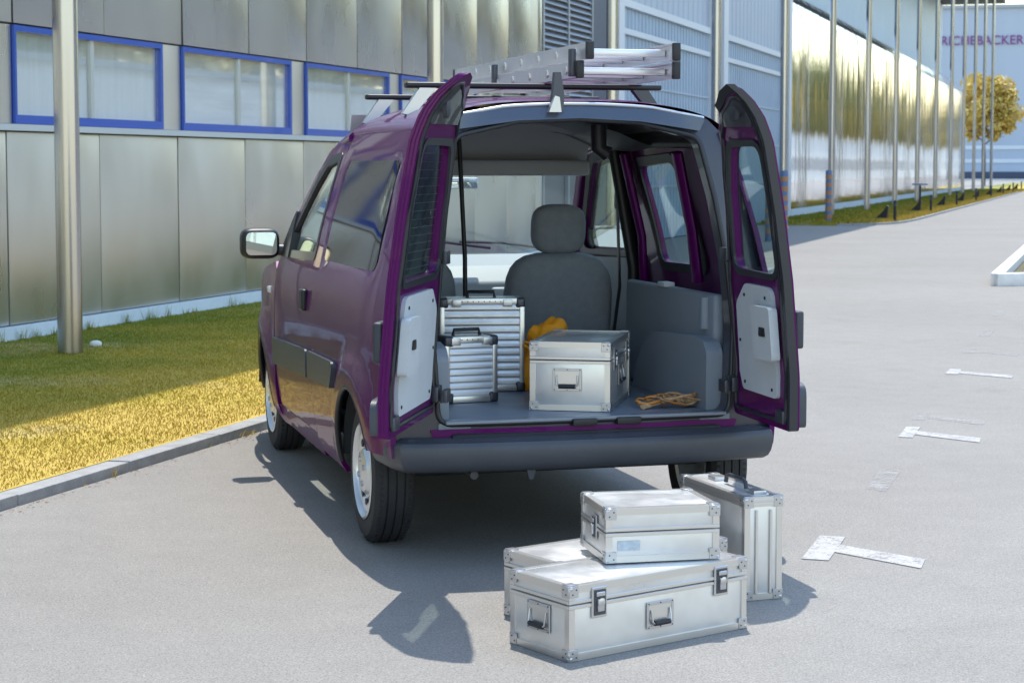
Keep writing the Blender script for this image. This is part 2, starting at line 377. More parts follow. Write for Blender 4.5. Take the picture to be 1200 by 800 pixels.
# painted parking marks
def line_mat(name, lo, hi, col):
    m, t, p = nodes(name); L = t.links; N = t.nodes; tc = N.new('ShaderNodeTexCoord')
    def noise(sc, det):
        n = N.new('ShaderNodeTexNoise'); n.inputs['Scale'].default_value = sc; n.inputs['Detail'].default_value = det; n.inputs['Roughness'].default_value = .7; L.new(tc.outputs['Object'], n.inputs['Vector']); return n.outputs['Fac']
    ad = N.new('ShaderNodeMath'); ad.operation = 'ADD'; L.new(noise(90, 4), ad.inputs[0]); L.new(noise(9, 3), ad.inputs[1])
    r = N.new('ShaderNodeMapRange'); r.inputs[1].default_value = lo; r.inputs[2].default_value = hi; L.new(ad.outputs[0], r.inputs[0])
    p.inputs['Base Color'].default_value = (*col, 1); p.inputs['Roughness'].default_value = .8; L.new(r.outputs[0], p.inputs['Alpha']); return m
M['line'] = line_mat('worn_line', .55, 1.05, (.395, .385, .37))
M['faint'] = line_mat('faded_line', .9, 1.5, (.42, .41, .395))
mk = empty('parking_markings'); tag(mk, kind='structure')
def tee(s0, s1, stem, n0, n1, n2, m):
    b = B(); h = .004
    b.prism([(s0, -n0), (s1, -n0), (s1, -n1), (s0, -n1)][::-1], .0015, h)
    b.prism([(stem-.075, -n1-.0005), (stem+.075, -n1-.0005), (stem-.11, -n2), (stem-.28, -n2)], .0015, h)
    b.build('painted_tee', m, mk, 0, STREET)
tee(-.24, .24, .0, 1.10, 1.205, 1.56, M['line'])
tee(3.22, 3.66, 3.42, 1.10, 1.18, 1.55, M['line'])
tee(3.98, 4.34, 4.14, 1.10, 1.18, 1.53, M['faint'])
tee(6.6, 6.98, 6.75, 1.08, 1.17, 1.56, M['line'])
tee(8.25, 8.6, 8.4, 1.08, 1.17, 1.52, M['faint'])
for (s, n) in ((1.75, 1.14), (10.2, 1.1), (12.6, 1.08)):
    b = B(); b.prism([(s-.35, -n), (s+.35, -n), (s+.35, -n-.1), (s-.35, -n-.1)], .0015, .004); b.build('painted_dash', M['faint'], mk, 0, STREET)

# ================================================================== BUILDINGS
M['steelpanel'] = mat('brushed_steel_panel', (.64, .61, .55), .34, .85, var=.06, vscale=1.3, rvar=.10, vdet=2, bump=.5, bscale=1.3, bdet=0, stretch=(1, 1, .45))
M['steelupper'] = mat('brushed_steel_upper', (.42, .43, .42), .27, .88, var=.07, vscale=1.2, rvar=.09, vdet=2, bump=.6, bscale=1.2, bdet=0, stretch=(1, 1, .5))
M['jointdark'] = mat('joint_dark', (.12, .125, .13), .6)
M['ledge'] = mat('ledge_grey', (.52, .56, .58), .45, .3)
M['plinth'] = mat('plinth_pale', (.6, .68, .74), .6, var=.06)
M['blue'] = mat('blue_window_frame', (.008, .07, .40), .35, coat=.3)
M['pane'] = glass('window_pane', (.95, .96, .96), rough=.03, f0=.22)
M['blind'] = mat('roller_blind', (.80, .81, .79), .8, var=.12, vscale=2.2, stretch=(.5, .5, 5))
M['blind2'] = mat('window_drape', (.8, .82, .78), .8, var=.1, vscale=14, stretch=(1, 1, .05))
M['mull'] = mat('mullion_alu', (.5, .52, .5), .4, .4)
M['slat'] = mat('louvre_slat', (.30, .33, .37), .4, .5)
M['navy'] = mat('navy_panel', (.045, .06, .10), .5)
M['gate'] = mat('corrugated_blue', (.33, .42, .52), .5, .15, var=.06, vscale=1.5)
M['gatepale'] = mat('corrugated_pale', (.42, .48, .56), .5, .15)
M['whiteframe'] = mat('pale_frame', (.62, .66, .70), .45)
M['pillar'] = mat('polished_pillar', (.44, .43, .42), .24, 1, rvar=.05, vscale=2, stretch=(1, 1, .1))
M['roofing'] = mat('roof_dark', (.05, .055, .065), .7)
M['bluewall'] = mat('pale_blue_cladding', (.36, .48, .60), .5, .2, var=.05, vscale=.6)
def mirror_mat():
    m, t, p = nodes('mirror_cladding'); L = t.links; N = t.nodes
    p.inputs['Base Color'].default_value = (.90, .92, .94, 1); p.inputs['Metallic'].default_value = 1; p.inputs['Roughness'].default_value = .055
    tc = N.new('ShaderNodeTexCoord'); mp = N.new('ShaderNodeMapping'); mp.inputs['Scale'].default_value = (1.1, 1, .12); L.new(tc.outputs['Object'], mp.inputs[0])
    n = N.new('ShaderNodeTexNoise'); n.inputs['Scale'].default_value = .8; n.inputs['Detail'].default_value = 3; L.new(mp.outputs[0], n.inputs['Vector'])
    bn = N.new('ShaderNodeBump'); bn.inputs['Strength'].default_value = .8; bn.inputs['Distance'].default_value = .04; L.new(n.outputs['Fac'], bn.inputs['Height']); L.new(bn.outputs[0], p.inputs['Normal'])
    return m
M['mirrorclad'] = mirror_mat()
M['farwall'] = mat('far_hall_cladding', (.40, .46, .54), .6, var=.05, vscale=.2, stretch=(1, 1, .05))
M['fartext'] = mat('purple_letters', (.20, .035, .24), .5)

def bpart(par, name, m, boxes, ang=0):      # boxes given as (s0,s1,n0,n1,z0,z1) in street axes
    b = B()
    for s0, s1, n0, n1, z0, z1 in boxes: b.box(((s0+s1)/2, -(n0+n1)/2, (z0+z1)/2), (s1-s0, abs(n1-n0), z1-z0))
    return b.build(name, m, par, ang)
H1 = 13.0; CN = -5.22
def building(name, label):
    e = empty(name, label=label, cat='building'); e.matrix_world = STREET; return e
office = building('office_building', 'steel panelled office block with blue framed ribbon windows')
bpart(office, 'wall', M['jointdark'], [(-24, 27.3, FN-12, FN-.06, 0, H1)])
bpart(office, 'plinth', M['plinth'], [(-24, 26.8, FN-.055, FN+.05, 0, .165)])
def panel_obj(par, m, s0, s1, z0, z1, n=FN, t=.05, name='facade_panel'):
    w, h = s1-s0-.022, z1-z0-.012
    o = B().box((0, 0, 0), (w, t, h), .006, 2).build(name, m, par, 30)
    o.location = ((s0+s1)/2, -(n-t/2)+rnd.uniform(-.002, .002), (z0+z1)/2); o.rotation_euler = (rnd.uniform(-.004, .004), 0, rnd.uniform(-.005, .005)); return o
k0 = 6.42; pit = 1.53
for k in range(-12, 11):
    s0 = k0+k*pit; s1 = min(s0+pit, 22.1)
    if s1-s0 < .3: continue
    panel_obj(office, M['steelpanel'], s0, s1, .17, 1.825)
    z = 2.735
    for dz in (2.3, 2.6, 2.6, 2.6): panel_obj(office, M['steelupper'], s0+.12, min(s1+.12, 22.1), z, z+dz); z += dz
bpart(office, 'ledge', M['ledge'], [(-12, 22.1, FN-.055, FN+.045, 1.83, 1.885)])
wk_ = 0
for s0 in [6.55+3.04*k for k in range(-5, 5)]:
    s1 = s0+2.62
    win = bpart(office, 'window', M['blue'], [(s0, s1, FN-.05, FN+.012, 1.89, 1.965), (s0, s1, FN-.05, FN+.012, 2.675, 2.725), (s0, s0+.03, FN-.05, FN+.012, 1.965, 2.675), (s1-.045, s1, FN-.05, FN+.012, 1.965, 2.675)])
    bpart(win, 'mullion', M['mull'], [((s0+s1)/2-.03, (s0+s1)/2+.03, FN-.045, FN-.008, 1.966, 2.674)])
    bpart(win, 'pane', M['pane'], [(s0+.032, s1-.047, FN-.034, FN-.028, 1.967, 2.673)])
    bpart(win, 'blind', M['blind2'] if wk_ % 2 else M['blind'], [(s0+.032, s1-.047, FN-.0585, FN-.05, 1.967, 2.673)])
    bpart(office, 'pier_panel', M['steelpanel'], [(s1+.012, s0+3.028, FN-.055, FN-.02, 1.89, 2.725)])
    wk_ += 1
# louvres and navy bay
bpart(office, 'louvre_frame', M['slat'], [(22.12, 22.2, FN-.05, FN+.01, .17, H1-.2), (23.62, 23.7, FN-.05, FN+.01, .17, H1-.2), (25.15, 25.22, FN-.05, FN+.01, .17, H1-.2)])
lv = B().add([(-.74, 0, 0), (.74, 0, 0), (.74, .06, .07), (-.74, .06, .07), (-.74, 0, .012), (.74, 0, .012), (.74, .06, .082), (-.74, .06, .082)], [(0, 1, 2, 3), (7, 6, 5, 4), (0, 4, 5, 1), (1, 5, 6, 2), (2, 6, 7, 3), (3, 7, 4, 0)])
l0 = None
for sx in (22.91, 24.43):
    for k in range(44):
        if l0 is None: l0 = lv.build('louvre_slat', M['slat'], office, 0); o = l0
        else: o = l0.copy(); COL.objects.link(o); o.parent = office
        o.location = (sx, -(FN+.005), 1.9+k*.105)
bpart(office, 'navy_bay', M['navy'], [(25.24, 26.84, FN-.055, FN-.01, .17, H1-.2)])
bpart(office, 'corner_post', M['whiteframe'], [(26.88, 27.3, FN-.05, FN+.06, 0, H1-.2)])
bpart(office, 'roof', M['roofing'], [(-24.2, 27.3, FN-12.2, CN, H1+.04, H1+.4)])
# loading hall
hall = building('loading_hall', 'loading hall with tall pale blue corrugated sectional gates')
bpart(hall, 'wall', M['navy'], [(27.32, 46.9, FN-12, FN-.12, 0, H1)])
def corrug(par, name, m, s0, s1, z0, z1, n, pitch=.29, dep=.035):
    b = B(); s = s0; prof = []
    while s < s1-.01:
        prof += [(s, n), (s+pitch*.5, n), (s+pitch*.62, n-dep), (s+pitch*.88, n-dep)]; s += pitch
    prof = [(min(a, s1), c) for a, c in prof]+[(s1, n)]
    for (a, c), (e, f) in zip(prof[:-1], prof[1:]):
        if e-a > 1e-4: b.add([(a, -c, z0), (e, -f, z0), (e, -f, z1), (a, -c, z1)], [(0, 1, 2, 3)])
    return b.build(name, m, par, 0)
for s0, s1 in ((27.45, 35.5), (37.45, 45.4)):
    g = corrug(hall, 'gate', M['gate'], s0, s1, .03, 4.06, FN-.05)
    corrug(g, 'gate_strip', M['gate'], s0, s1, 4.17, 4.58, FN-.05)
    corrug(g, 'gate_header', M['gatepale'], s0, s1, 4.72, H1-.3, FN-.05, .5, .02)
    bpart(g, 'rail', M['whiteframe'], [(s0, s1, FN-.06, FN+.01, 4.06, 4.17)]); bpart(g, 'rail', M['whiteframe'], [(s0, s1, FN-.06, FN+.02, 4.58, 4.72)])
    for zz in (1.1, 2.1, 3.1): bpart(g, 'rail', M['gatepale'], [(s0, s1, FN-.06, FN-.03, zz, zz+.04)])
for s0, s1 in ((35.52, 36.0), (36.9, 37.43), (45.42, 45.8), (46.4, 46.88)): bpart(hall, 'door_post', M['whiteframe'], [(s0, s1, FN-.1, FN+.05, 0, H1-.2)])
for s0, s1 in ((36.01, 36.89), (45.81, 46.39)): bpart(hall, 'infill_panel', M['slat'], [(s0, s1, FN-.1, FN-.03, 0, H1-.2)])
bpart(hall, 'roof', M['roofing'], [(27.32, 46.93, FN-12.2, CN, H1+.04, H1+.4)])
# mirror clad hall
mh = building('mirror_clad_hall', 'hall clad in rippled mirror panels reflecting trees')
bpart(mh, 'wall', M['bluewall'], [(46.95, 129.5, -21, -9.5, 0, H1)])
bpart(mh, 'lower_block', M['jointdark'], [(46.95, 114.2, -9.49, FN-.08, 0, 5.85)])
bpart(mh, 'base_strip', M['plinth'], [(46.95, 114.2, FN-.079, FN+.05, 0, .3)])
bpart(mh, 'roof', M['roofing'], [(46.95, 130.3, -21.5, CN, H1+.04, H1+.4)])
def mpanel():
    b = B(); prof = [(0, .31), (0, 5.9)]
    for k in range(1, 9):
        a = k/8*radians(80); prof.append((-1.6*(1-cos(a)), 5.9+1.25*sin(a)))
    prof.append((-2.76, 7.2)); w = .735
    prof = [(p, z) for p, z in prof]
    for i in range(len(prof)-1):
        (a, z0), (c, z1) = prof[i], prof[i+1]
        b.add([(-w, -a, z0), (w, -a, z0), (w, -c, z1), (-w, -c, z1)], [(0, 1, 2, 3)])
    return b
m0 = None
for k in range(45):
    if m0 is None:
        m0 = mpanel().build('mirror_panel', M['mirrorclad'], mh, 50); o = m0
    else: o = m0.copy(); COL.objects.link(o); o.parent = mh
    o.location = (46.97+.75+k*1.494, -FN, 0); o.rotation_euler = (rnd.uniform(-.0012, .0012), 0, rnd.uniform(-.0035, .0035))
# far hall with lettering
far = empty('distant_hall', P(226, -30), 0, 'large grey blue hall with purple lettering at the road end', 'building'); far.rotation_euler = (0, 0, -YAW-.23)
bb = B().box((-22, 20, 10.2), (74, 40, 20.4)).build('wall', M['farwall'], far, 0)
for z in (2.3, 3.9): B().box((-22, -.06, z), (74, .1, .45)).build('cladding_band', M['whiteframe'], far, 0)
B().box((-22, -.07, .5), (74, .12, 1.0)).build('plinth', M['navy'], far, 0)
B().box((-22, 20, 20.6), (74.6, 40.6, .4)).build('roof_edge', M['slat'], far, 0)
B().box((-22, -2.5, .08), (74, 4, .16)).build('loading_apron', M['whitekerb'], far, 0)
# pillars
pm = B().lathe([(0, 0), (.098, 0), (.098, H1), (.05, H1+.03), (0, H1+.03)], n=24)
pl = None
for k in range(15):
    s = 5.59+8.44*k
    lab = {0: 'polished steel mast standing in grass before blue framed windows', 1: 'polished steel mast rising behind the open left rear door',
           2: 'polished steel mast beside the navy bay and the ladder end', 3: 'polished steel mast before the corrugated gates, beside the wide pale door post', 4: 'polished steel mast where the corrugated gates meet the mirror panels',
           5: 'polished steel mast behind the striped bollard at the verge tip'}.get(k, 'polished steel mast in the row before the mirror panels')
    e = empty('steel_mast', P(s, -5.62), 0, lab, 'mast', 'row of steel masts before the facades')
    if pl is None:
        pl = pm.build('shaft', M['pillar'], e, 40); pc = B().lathe([(0, 0), (.16, 0), (.16, .035), (.1, .05), (0, .05)], n=20).build('base_plate', M['steel'], e)
        o = pl
    else:
        o = pl.copy(); COL.objects.link(o); o.parent = e; q = pc.copy(); COL.objects.link(q); q.parent = e

# ================================================================== VAN
van = empty('delivery_van', (0, 0, 0), 0, 'purple compact delivery van with both rear doors swung open', 'van')
zt = np.array([.18, .25, .32, .45, .62, .85, 1.0, 1.08, 1.25, 1.45, 1.6, 1.68, 1.8]); wt = np.array([.755, .785, .805, .822, .830, .828, .815, .80, .762, .705, .655, .622, .56])
zf = np.linspace(.1, 1.9, 361); wf = np.interp(zf, zt, wt); kern = np.exp(-np.linspace(-2, 2, 25)**2); kern /= kern.sum(); wf = np.convolve(np.pad(wf, 12, 'edge'), kern, 'valid')
def Wb(y, z):
    w = float(np.interp(z, zf, wf))
    if y < -.1: w *= 1-.05*((-.1-y)/.45)**2
    if y > 2.3: w *= 1-.13*((y-2.3)/1.0)**2
    for yc in (0, 2.6):
        r = sqrt((y-yc)**2+(z-.29)**2)
        if r < .52: w += .022*max(0, min(1, (.50-r)/.08))*(1 if z > .25 else .3)
    return w
def rear(z): return -.575+float(np.interp(z, [.4, .75, 1.1, 1.35, 1.6, 1.85], [0, 0, .03, .065, .11, .175]))
PANEL_IN = [(-.30, 1.10), (.86, 1.10), (.84, 1.55), (-.24, 1.55)]
pin = rpoly([(*p, .06) for p in PANEL_IN], .05)
def sidef(sx, off=0, recess=False):
    def f(y, z):
        w = Wb(y, z)-off
        if recess:
            dy = min(y+.30-.06*(z-1.1)/.45, .86-y); dz = min(z-1.10, 1.55-z); q = min(dy, dz)
            w -= .014*max(0, min(1, q/.025))
        return Vector((sx*w, y, z))
    return f
def arch(yc, r, a0, a1, n=18): return [(yc+r*cos(a0+(a1-a0)*k/n), .29+r*sin(a0+(a1-a0)*k/n)) for k in range(n+1)]
ZG = 1.66
def zg(y): return ZG if y < .9 else ZG-.10*((y-.9)/.55)**2
TOPY = [1.0-.05*k for k in range(29)]
def quarter(sx, hole):
    rl = [(rear(z)+.03, z) for z in (1.66, 1.55, 1.4, 1.25, 1.1, .9, .7, .5, .42)]
    out = [(1.0, .30), (1.0, 1.05), (.965, ZG)]+[(rear(1.66)+.03, 1.66)]+rl[1:]+arch(0, .345, pi-.40, -.05)+[(.36, .23), (1.0, .23)]
    out = rpoly(out, .04)
    b = B(); sheet(b, out, [hole] if hole else [], .045, sidef(sx, 0, recess=(hole is None)), sidef(sx, .022)); return b
quarter(-1, None).build('side_panel', M['paint'], van, 40)
b = B(); sheet(b, rpoly([(-.27, 1.112, .05), (.90, 1.105, .04), (.885, 1.555, .05), (-.215, 1.548, .07)], .04), [], .05, sidef(-1, .004), sidef(-1, .018)); b.build('quarter_glass', M['darkglass'], van, 60)
whole = rpoly([(.20, 1.09, .05), (.72, 1.085, .05), (.73, 1.52, .06), (.27, 1.54, .06)], .04)
q = quarter(1, whole).build('side_panel', M['paint'], van, 40)
B.sheet = sheet
b = B(); sheet(b, rpoly([(.19, 1.08, .05), (.73, 1.075, .05), (.74, 1.53, .06), (.26, 1.55, .06)], .06), [], .08, sidef(1, .012), sidef(1, .016)); b.build('side_window', M['glass'], van, 60)
def ring(outer, hole, f0, f1, step=.05):
    b = B(); sheet(b, outer, [hole], step, f0, f1); return b
ring(rpoly([(.155, 1.05, .07), (.765, 1.045, .07), (.775, 1.56, .08), (.225, 1.58, .08)], .04), rpoly([(.20, 1.09, .05), (.72, 1.085, .05), (.73, 1.52, .06), (.27, 1.54, .06)], .04), sidef(1, .024), sidef(1, .034)).build('window_seal', M['seal'], van, 40)
# front doors
DO = [(1.006, .31), (2.10, .31, .06), (2.13, .75), (2.14, 1.0), (2.06, 1.10), (1.86, 1.26), (1.62, 1.46), (1.42, 1.60, .08), (1.2, 1.635), (.975, 1.645)]
DH = [(1.085, 1.115, .04), (1.93, 1.095, .05), (1.70, 1.29), (1.50, 1.455), (1.36, 1.54, .08), (1.08, 1.57, .05)]
for sx in (-1, 1):
    b = B(); sheet(b, rpoly(DO, .04), [rpoly(DH, .04)], .05, sidef(sx), sidef(sx, .03)); dr = b.build('front_door', M['paint'], van, 40)
    b = B(); sheet(b, rpoly([(p[0]+(.01 if p[0] > 1.5 else -.01), p[1]+(.01 if p[1] > 1.3 else -.01)) for p in DH], .06), [], .09, sidef(sx, .010), sidef(sx, .014)); b.build('door_window', M['glass'], dr, 60)
    b = B(); sheet(b, rpoly([(1.06, 1.09, .05), (1.97, 1.07, .05), (1.73, 1.30), (1.53, 1.475), (1.38, 1.565, .08), (1.055, 1.592, .05)], .04), [rpoly([(1.1, 1.128, .04), (1.9, 1.108, .05), (1.68, 1.285), (1.48, 1.44), (1.345, 1.522, .07), (1.095, 1.552, .05)], .04)], .05, sidef(sx, -.003), sidef(sx, .012)); b.build('window_seal', M['seal'], dr, 40)
    b = B(); sheet(b, rpoly([(1.03, .56, .02), (2.09, .52, .02), (2.09, .655, .03), (1.03, .69, .03)], .05), [], .06, sidef(sx, -.022), sidef(sx, .0)); b.build('rubbing_strip', M['bumper'], dr, 40)
    b = B(); b.box((sx*(Wb(1.2, .9)+.008), 1.2, .905), (.03, .10, .10), .012, 3); b.build('door_handle', M['black'], dr)
    b = B(); sheet(b, rpoly([(.37, .585, .02), (.985, .565, .02), (.985, .69, .03), (.34, .70, .03)], .05), [], .06, sidef(sx, -.022), sidef(sx, 0)); b.build('rubbing_strip', M['bumper'], van, 40)
    # sail of the mirror
    b = B(); sheet(b, rpoly([(1.78, 1.075), (2.06, 1.075, .02), (1.80, 1.33, .03)], .05), [], .08, sidef(sx, -.012), sidef(sx, .02)); sail = b.build('mirror_sail', M['black'], dr, 40)
    # fender, rocker, cantrail
    b = B(); out = [(2.146, .31), (2.146, 1.0), (2.2, 1.035), (2.6, .985), (2.95, .92), (3.2, .84), (3.25, .6), (3.2, .40)]+arch(2.6, .345, .3, pi+.05)+[(2.2, .24), (2.146, .24)]
    sheet(b, rpoly(out, .04), [], .05, sidef(sx), sidef(sx, .02)); b.build('front_fender', M['paint'], van, 40)
    b = B(); sheet(b, rpoly([(1.01, .20), (2.2, .20), (2.2, .303), (1.01, .303)], .05), [], .06, sidef(sx, .004), sidef(sx, .03)); b.build('rocker_panel', M['paint'], van, 40)
    b = B(); b.tube([(sx*(Wb(1.0, zg(1.0))-.012), 1.0, zg(1.0)-.008), (sx*.612, 1.38, 1.605), (sx*.66, 1.62, 1.475), (sx*.715, 1.86, 1.285), (sx*.765, 2.14, 1.05)], [(.03, .028), (.032, .03), (.034, .03), (.034, .03), (.03, .03)], 10); b.build('windscreen_pillar', M['paint'], van, 60)
    # side indicator and headlight
    B().box((sx*(Wb(2.24, .88)+.004), 2.30, .885), (.02, .07, .035), .008).build('indicator', M['lamp_clear'], van)
    b = B(); b.grid(lambda u, v: (sx*(.40+.29*u+.02), 3.34-.16*u*u, .66+.19*v-.02*u), 6, 4); b.build('headlight', M['lamp_clear'], van, 60)
# roof
def zr(y): return float(np.interp(y, [-.5, -.3, .2, .7, 1.1, 1.45], [1.764, 1.788, 1.812, 1.812, 1.79, 1.725]))
def rooff(off=0):
    def f(u, v):
        y = rear(1.75)+.025+(1.46-rear(1.75)-.025)*v; a = (u-.5)*2; w = Wb(y, zg(y))-.0; z0 = zg(y)
        th = a*pi/2; x = w*math.copysign(abs(sin(th))**.72, th); z = z0+(zr(y)-z0)*(1-abs(sin(th)*1.0)**2.2)**.62 if abs(a) < 1 else z0
        return (x*(1-off*.9), y, z-off)
    return f
b = B(); b.grid(rooff(), 41, 28); b.build('roof', M['paint'], van, 60)
b = B()
for k in (-.36, -.12, .12, .36):
    b.grid(lambda u, v: (k+(u-.5)*.05, .0+1.2*v, zr(1.2*v)-.012*(1)+.010*sin(pi*u)-.05*abs(k)**2), 5, 12)
b.build('roof_rib', M['paint'], van, 60)
b = B(); b.grid(lambda u, v: (lambda p: (p[0]*.96, p[1], p[2]-.035))(rooff()(u, v)), 31, 20); b.build('headliner', M['liner'], van, 60)
# windscreen, hood, nose
def wsf(off):
    return lambda u, v: ((.60+.15*v)*(2*u-1), 1.40+.86*v+.20*(1-(2*u-1)**2)*(.35+.65*v), 1.655-.60*v+.035*(1-(2*u-1)**2)*(1-v)-off)
b = B(); b.grid(wsf(0), 15, 8); b.build('windscreen', M['glass'], van, 60)
b = B(); b.grid(lambda u, v: ((.77-.12*v*v)*(2*u-1), 2.2+1.08*v+.2*(1-(2*u-1)**2)*(1-.2*v), 1.04-.16*v-.04*(2*u-1)**2-.08*v**4), 15, 10); b.build('hood', M['paint'], van, 60)
b = B(); b.grid(lambda u, v: (.70*(2*u-1), 3.40-.13*(2*u-1)**2*1.2-.06*v, .60+.24*v), 13, 5); b.build('grille', M['black'], van, 60)
def bumper_path(y0, yc, yo, sgn, n=26):
    pts = []
    for k in range(n+1):
        t = -1+2*k/n; a = abs(t)
        if a > .82: q = (a-.82)/.18; x = .735+.068*sin(q*pi/2); y = yo+(y0-yo)*(1-cos(q*pi/2))
        else: x = .735*a/.82; y = yc+(yo-yc)*(a/.82)**2.4
        pts.append((math.copysign(x, t), y))
    return pts
def bumper(name, path, prof, m):
    b = B(); n = len(path); K = len(prof)
    for i, (x, y) in enumerate(path):
        a = Vector(path[max(0, i-1)]); c = Vector(path[min(n-1, i+1)]); t = (c-a).normalized(); nr = Vector((t.y, -t.x))
        for o, z in prof: b.v.append((x+nr.x*o, y+nr.y*o, z))
    for i in range(n-1):
        for k in range(K):
            p = i*K+k; q = i*K+(k+1) % K; b.f.append((p, q, q+K, p+K))
    b.f.append(tuple(range(K))); b.f.append(tuple(range((n-1)*K, n*K))[::-1])
    return b.build(name, m, van, 35)
rp = bumper_path(-.30, -.66, -.60, -1)
bumper('rear_bumper', rp, [(-.10, .492), (-.045, .491), (-.035, .484), (-.006, .480), (.002, .472), (.006, .455), (.005, .425), (-.002, .398), (-.014, .378), (-.035, .366), (-.10, .364)], M['bumper'])
fp = [(x*.96, -y) for x, y in bumper_path(-3.02, -3.44, -3.34, -1)][::-1]
bumper('front_bumper', fp, [(-.09, .62), (-.02, .61), (.0, .58), (.012, .45), (.0, .30), (-.04, .24), (-.09, .24)], M['bumper'])
# rear frame: sill, jambs, header
def fr(off): return lambda x, z: Vector((x, rear(z)+.03+off+.05*(abs(x)/.8)**3, z))
FO = rpoly([(-.79, .43), (.79, .43), (.795, .8), (.775, 1.05), (.70, 1.36), (.635, 1.62, .04), (.54, 1.715, .05), (.3, 1.76), (0, 1.772), (-.3, 1.76), (-.54, 1.715, .05), (-.635, 1.62, .04), (-.70, 1.36), (-.775, 1.05), (-.795, .8)], .04)
FI = rpoly([(-.585, .548, .05), (.585, .548, .05), (.605, .9), (.585, 1.15), (.545, 1.4), (.492, 1.63, .06), (.25, 1.688), (0, 1.70), (-.25, 1.688), (-.492, 1.63, .06), (-.545, 1.4), (-.585, 1.15), (-.605, .9)], .04)
ring(FO, FI, fr(0), fr(.07), .05).build('rear_aperture', M['frame'], van, 40)
b = B(); sheet(b, rpoly([(-.50, 1.662), (-.25, 1.697), (0, 1.708), (.25, 1.697), (.50, 1.662), (.525, 1.712, .01), (.3, 1.752), (0, 1.764), (-.3, 1.752), (-.525, 1.712, .01)], .04), [], .04, lambda x, z: fr(0)(x, z)+Vector((0, -.02-.012*sin(pi*min(1, max(0, (z-1.66)/.1))), 0)), fr(.0)); hd = b.build('rear_header', M['header'], van, 50)
b = B(); b.tube([(x, y, z) for x, y, z in [tuple(fr(-.024)(x, 1.764-.012*(x/.3)**2 if abs(x) < .3 else 1.752-(abs(x)-.3)*.178)) for x in np.linspace(-.52, .52, 25)]], .007, 8); b.build('gutter_edge', M['steel'], hd, 60)
lip = [tuple(fr(-.004)(x, z)) for x, z in rpoly([(-.592, .54, .055), (.592, .54, .055), (.613, .9), (.592, 1.15), (.552, 1.4), (.498, 1.637, .06), (.25, 1.694), (0, 1.706), (-.25, 1.694), (-.498, 1.637, .06), (-.552, 1.4), (-.592, 1.15), (-.613, .9)], .04)]
b = B(); b.tube(lip, .011, 8, closed=True); b.build('aperture_seal', M['seal'], van, 60)
b = B(); sheet(b, rpoly([(-.60, .47), (.60, .47), (.63, .522, .01), (-.63, .522, .01)], .06), [], .06, lambda x, z: fr(-.012)(x, z), fr(.0)); b.build('sill_strip', M['paint'], van, 40)
for x in (-.02, .16): B().box((x, rear(.54)+.012, .535), (.10, .03, .028), .006).build('striker_plate', M['black'], van)
for sx in (-1, 1):
    b = B(); sheet(b, rpoly([(.705, .70, .02), (.79, .70, .02), (.775, 1.05, .02), (.725, 1.22, .02), (.69, 1.2, .02)], .04), [], .05, lambda x, z: Vector((sx*x, rear(z)+.052-.02*sin(pi*min(1, max(0, (x-.69)/.1)))+.05*(x/.8)**3, z)), lambda x, z: Vector((sx*x, rear(z)+.075+.05*(x/.8)**3, z))); b.build('tail_lamp', M['lamp_red'], van, 50)
# inner structure
b = B(); b.box((0, .18, .525), (1.19, 1.43, .04), .006)
fl = b.build('load_floor', M['floor'], van)
b = B(); b.box((0, -.545, .548), (1.14, .035, .012), .004); b.build('sill_plate', M['greytrim'], van)
b = B(); b.box((0, 1.65, .34), (1.36, 2.5, .10), .02); b.box((0, 1.6, .44), (1.3, 1.5, .1), .02); b.box((0, -.12, .455), (1.1, .9, .10), .02); b.box((0, 2.75, .6), (1.1, 1.0, .45), .05); b.build('underbody', M['carpet'], van)
b = B(); b.tube([(-.30, -.30, .37), (-.30, .3, .36)], .05, 12); b.tube([(-.46, -.56, .345), (-.46, -.3, .36), (-.3, -.2, .37)], .017, 8); b.build('exhaust', M['darksteel'], van)
B().prism([(-.022, 0), (.022, 0), (.008, -.055), (-.008, -.055)], 0, .02, Matrix.Translation((-.25, -.60, .385)) @ Matrix.Rotation(pi/2, 4, 'X')).build('towing_eye', M['plastic'], van)
for sx in (-1, 1):
    for yc in (0, 2.6):
        b = B(); n = 16
        for k in range(n+1):
            a = (.1 if yc else .05)+(pi-.45 if not yc else pi-.2)*k/n
            for x in (.58, .80): b.v.append((sx*x, yc+.36*cos(a), .29+.36*sin(a)))
        for k in range(n): b.f.append((2*k, 2*k+1, 2*k+3, 2*k+2))
        b.build('wheel_arch_liner', M['carpet'], van, 60)
        b = B(); b.tube([(sx*(Wb(yc+.345*cos(a), .29+.345*sin(a))-.010), yc+.343*cos(a), .29+.343*sin(a)) for a in np.linspace(.02 if yc else -.03, pi-.4 if not yc else pi+.03, 26)], .013, 8); b.build('wheel_arch_lip', M['black'], van, 60)
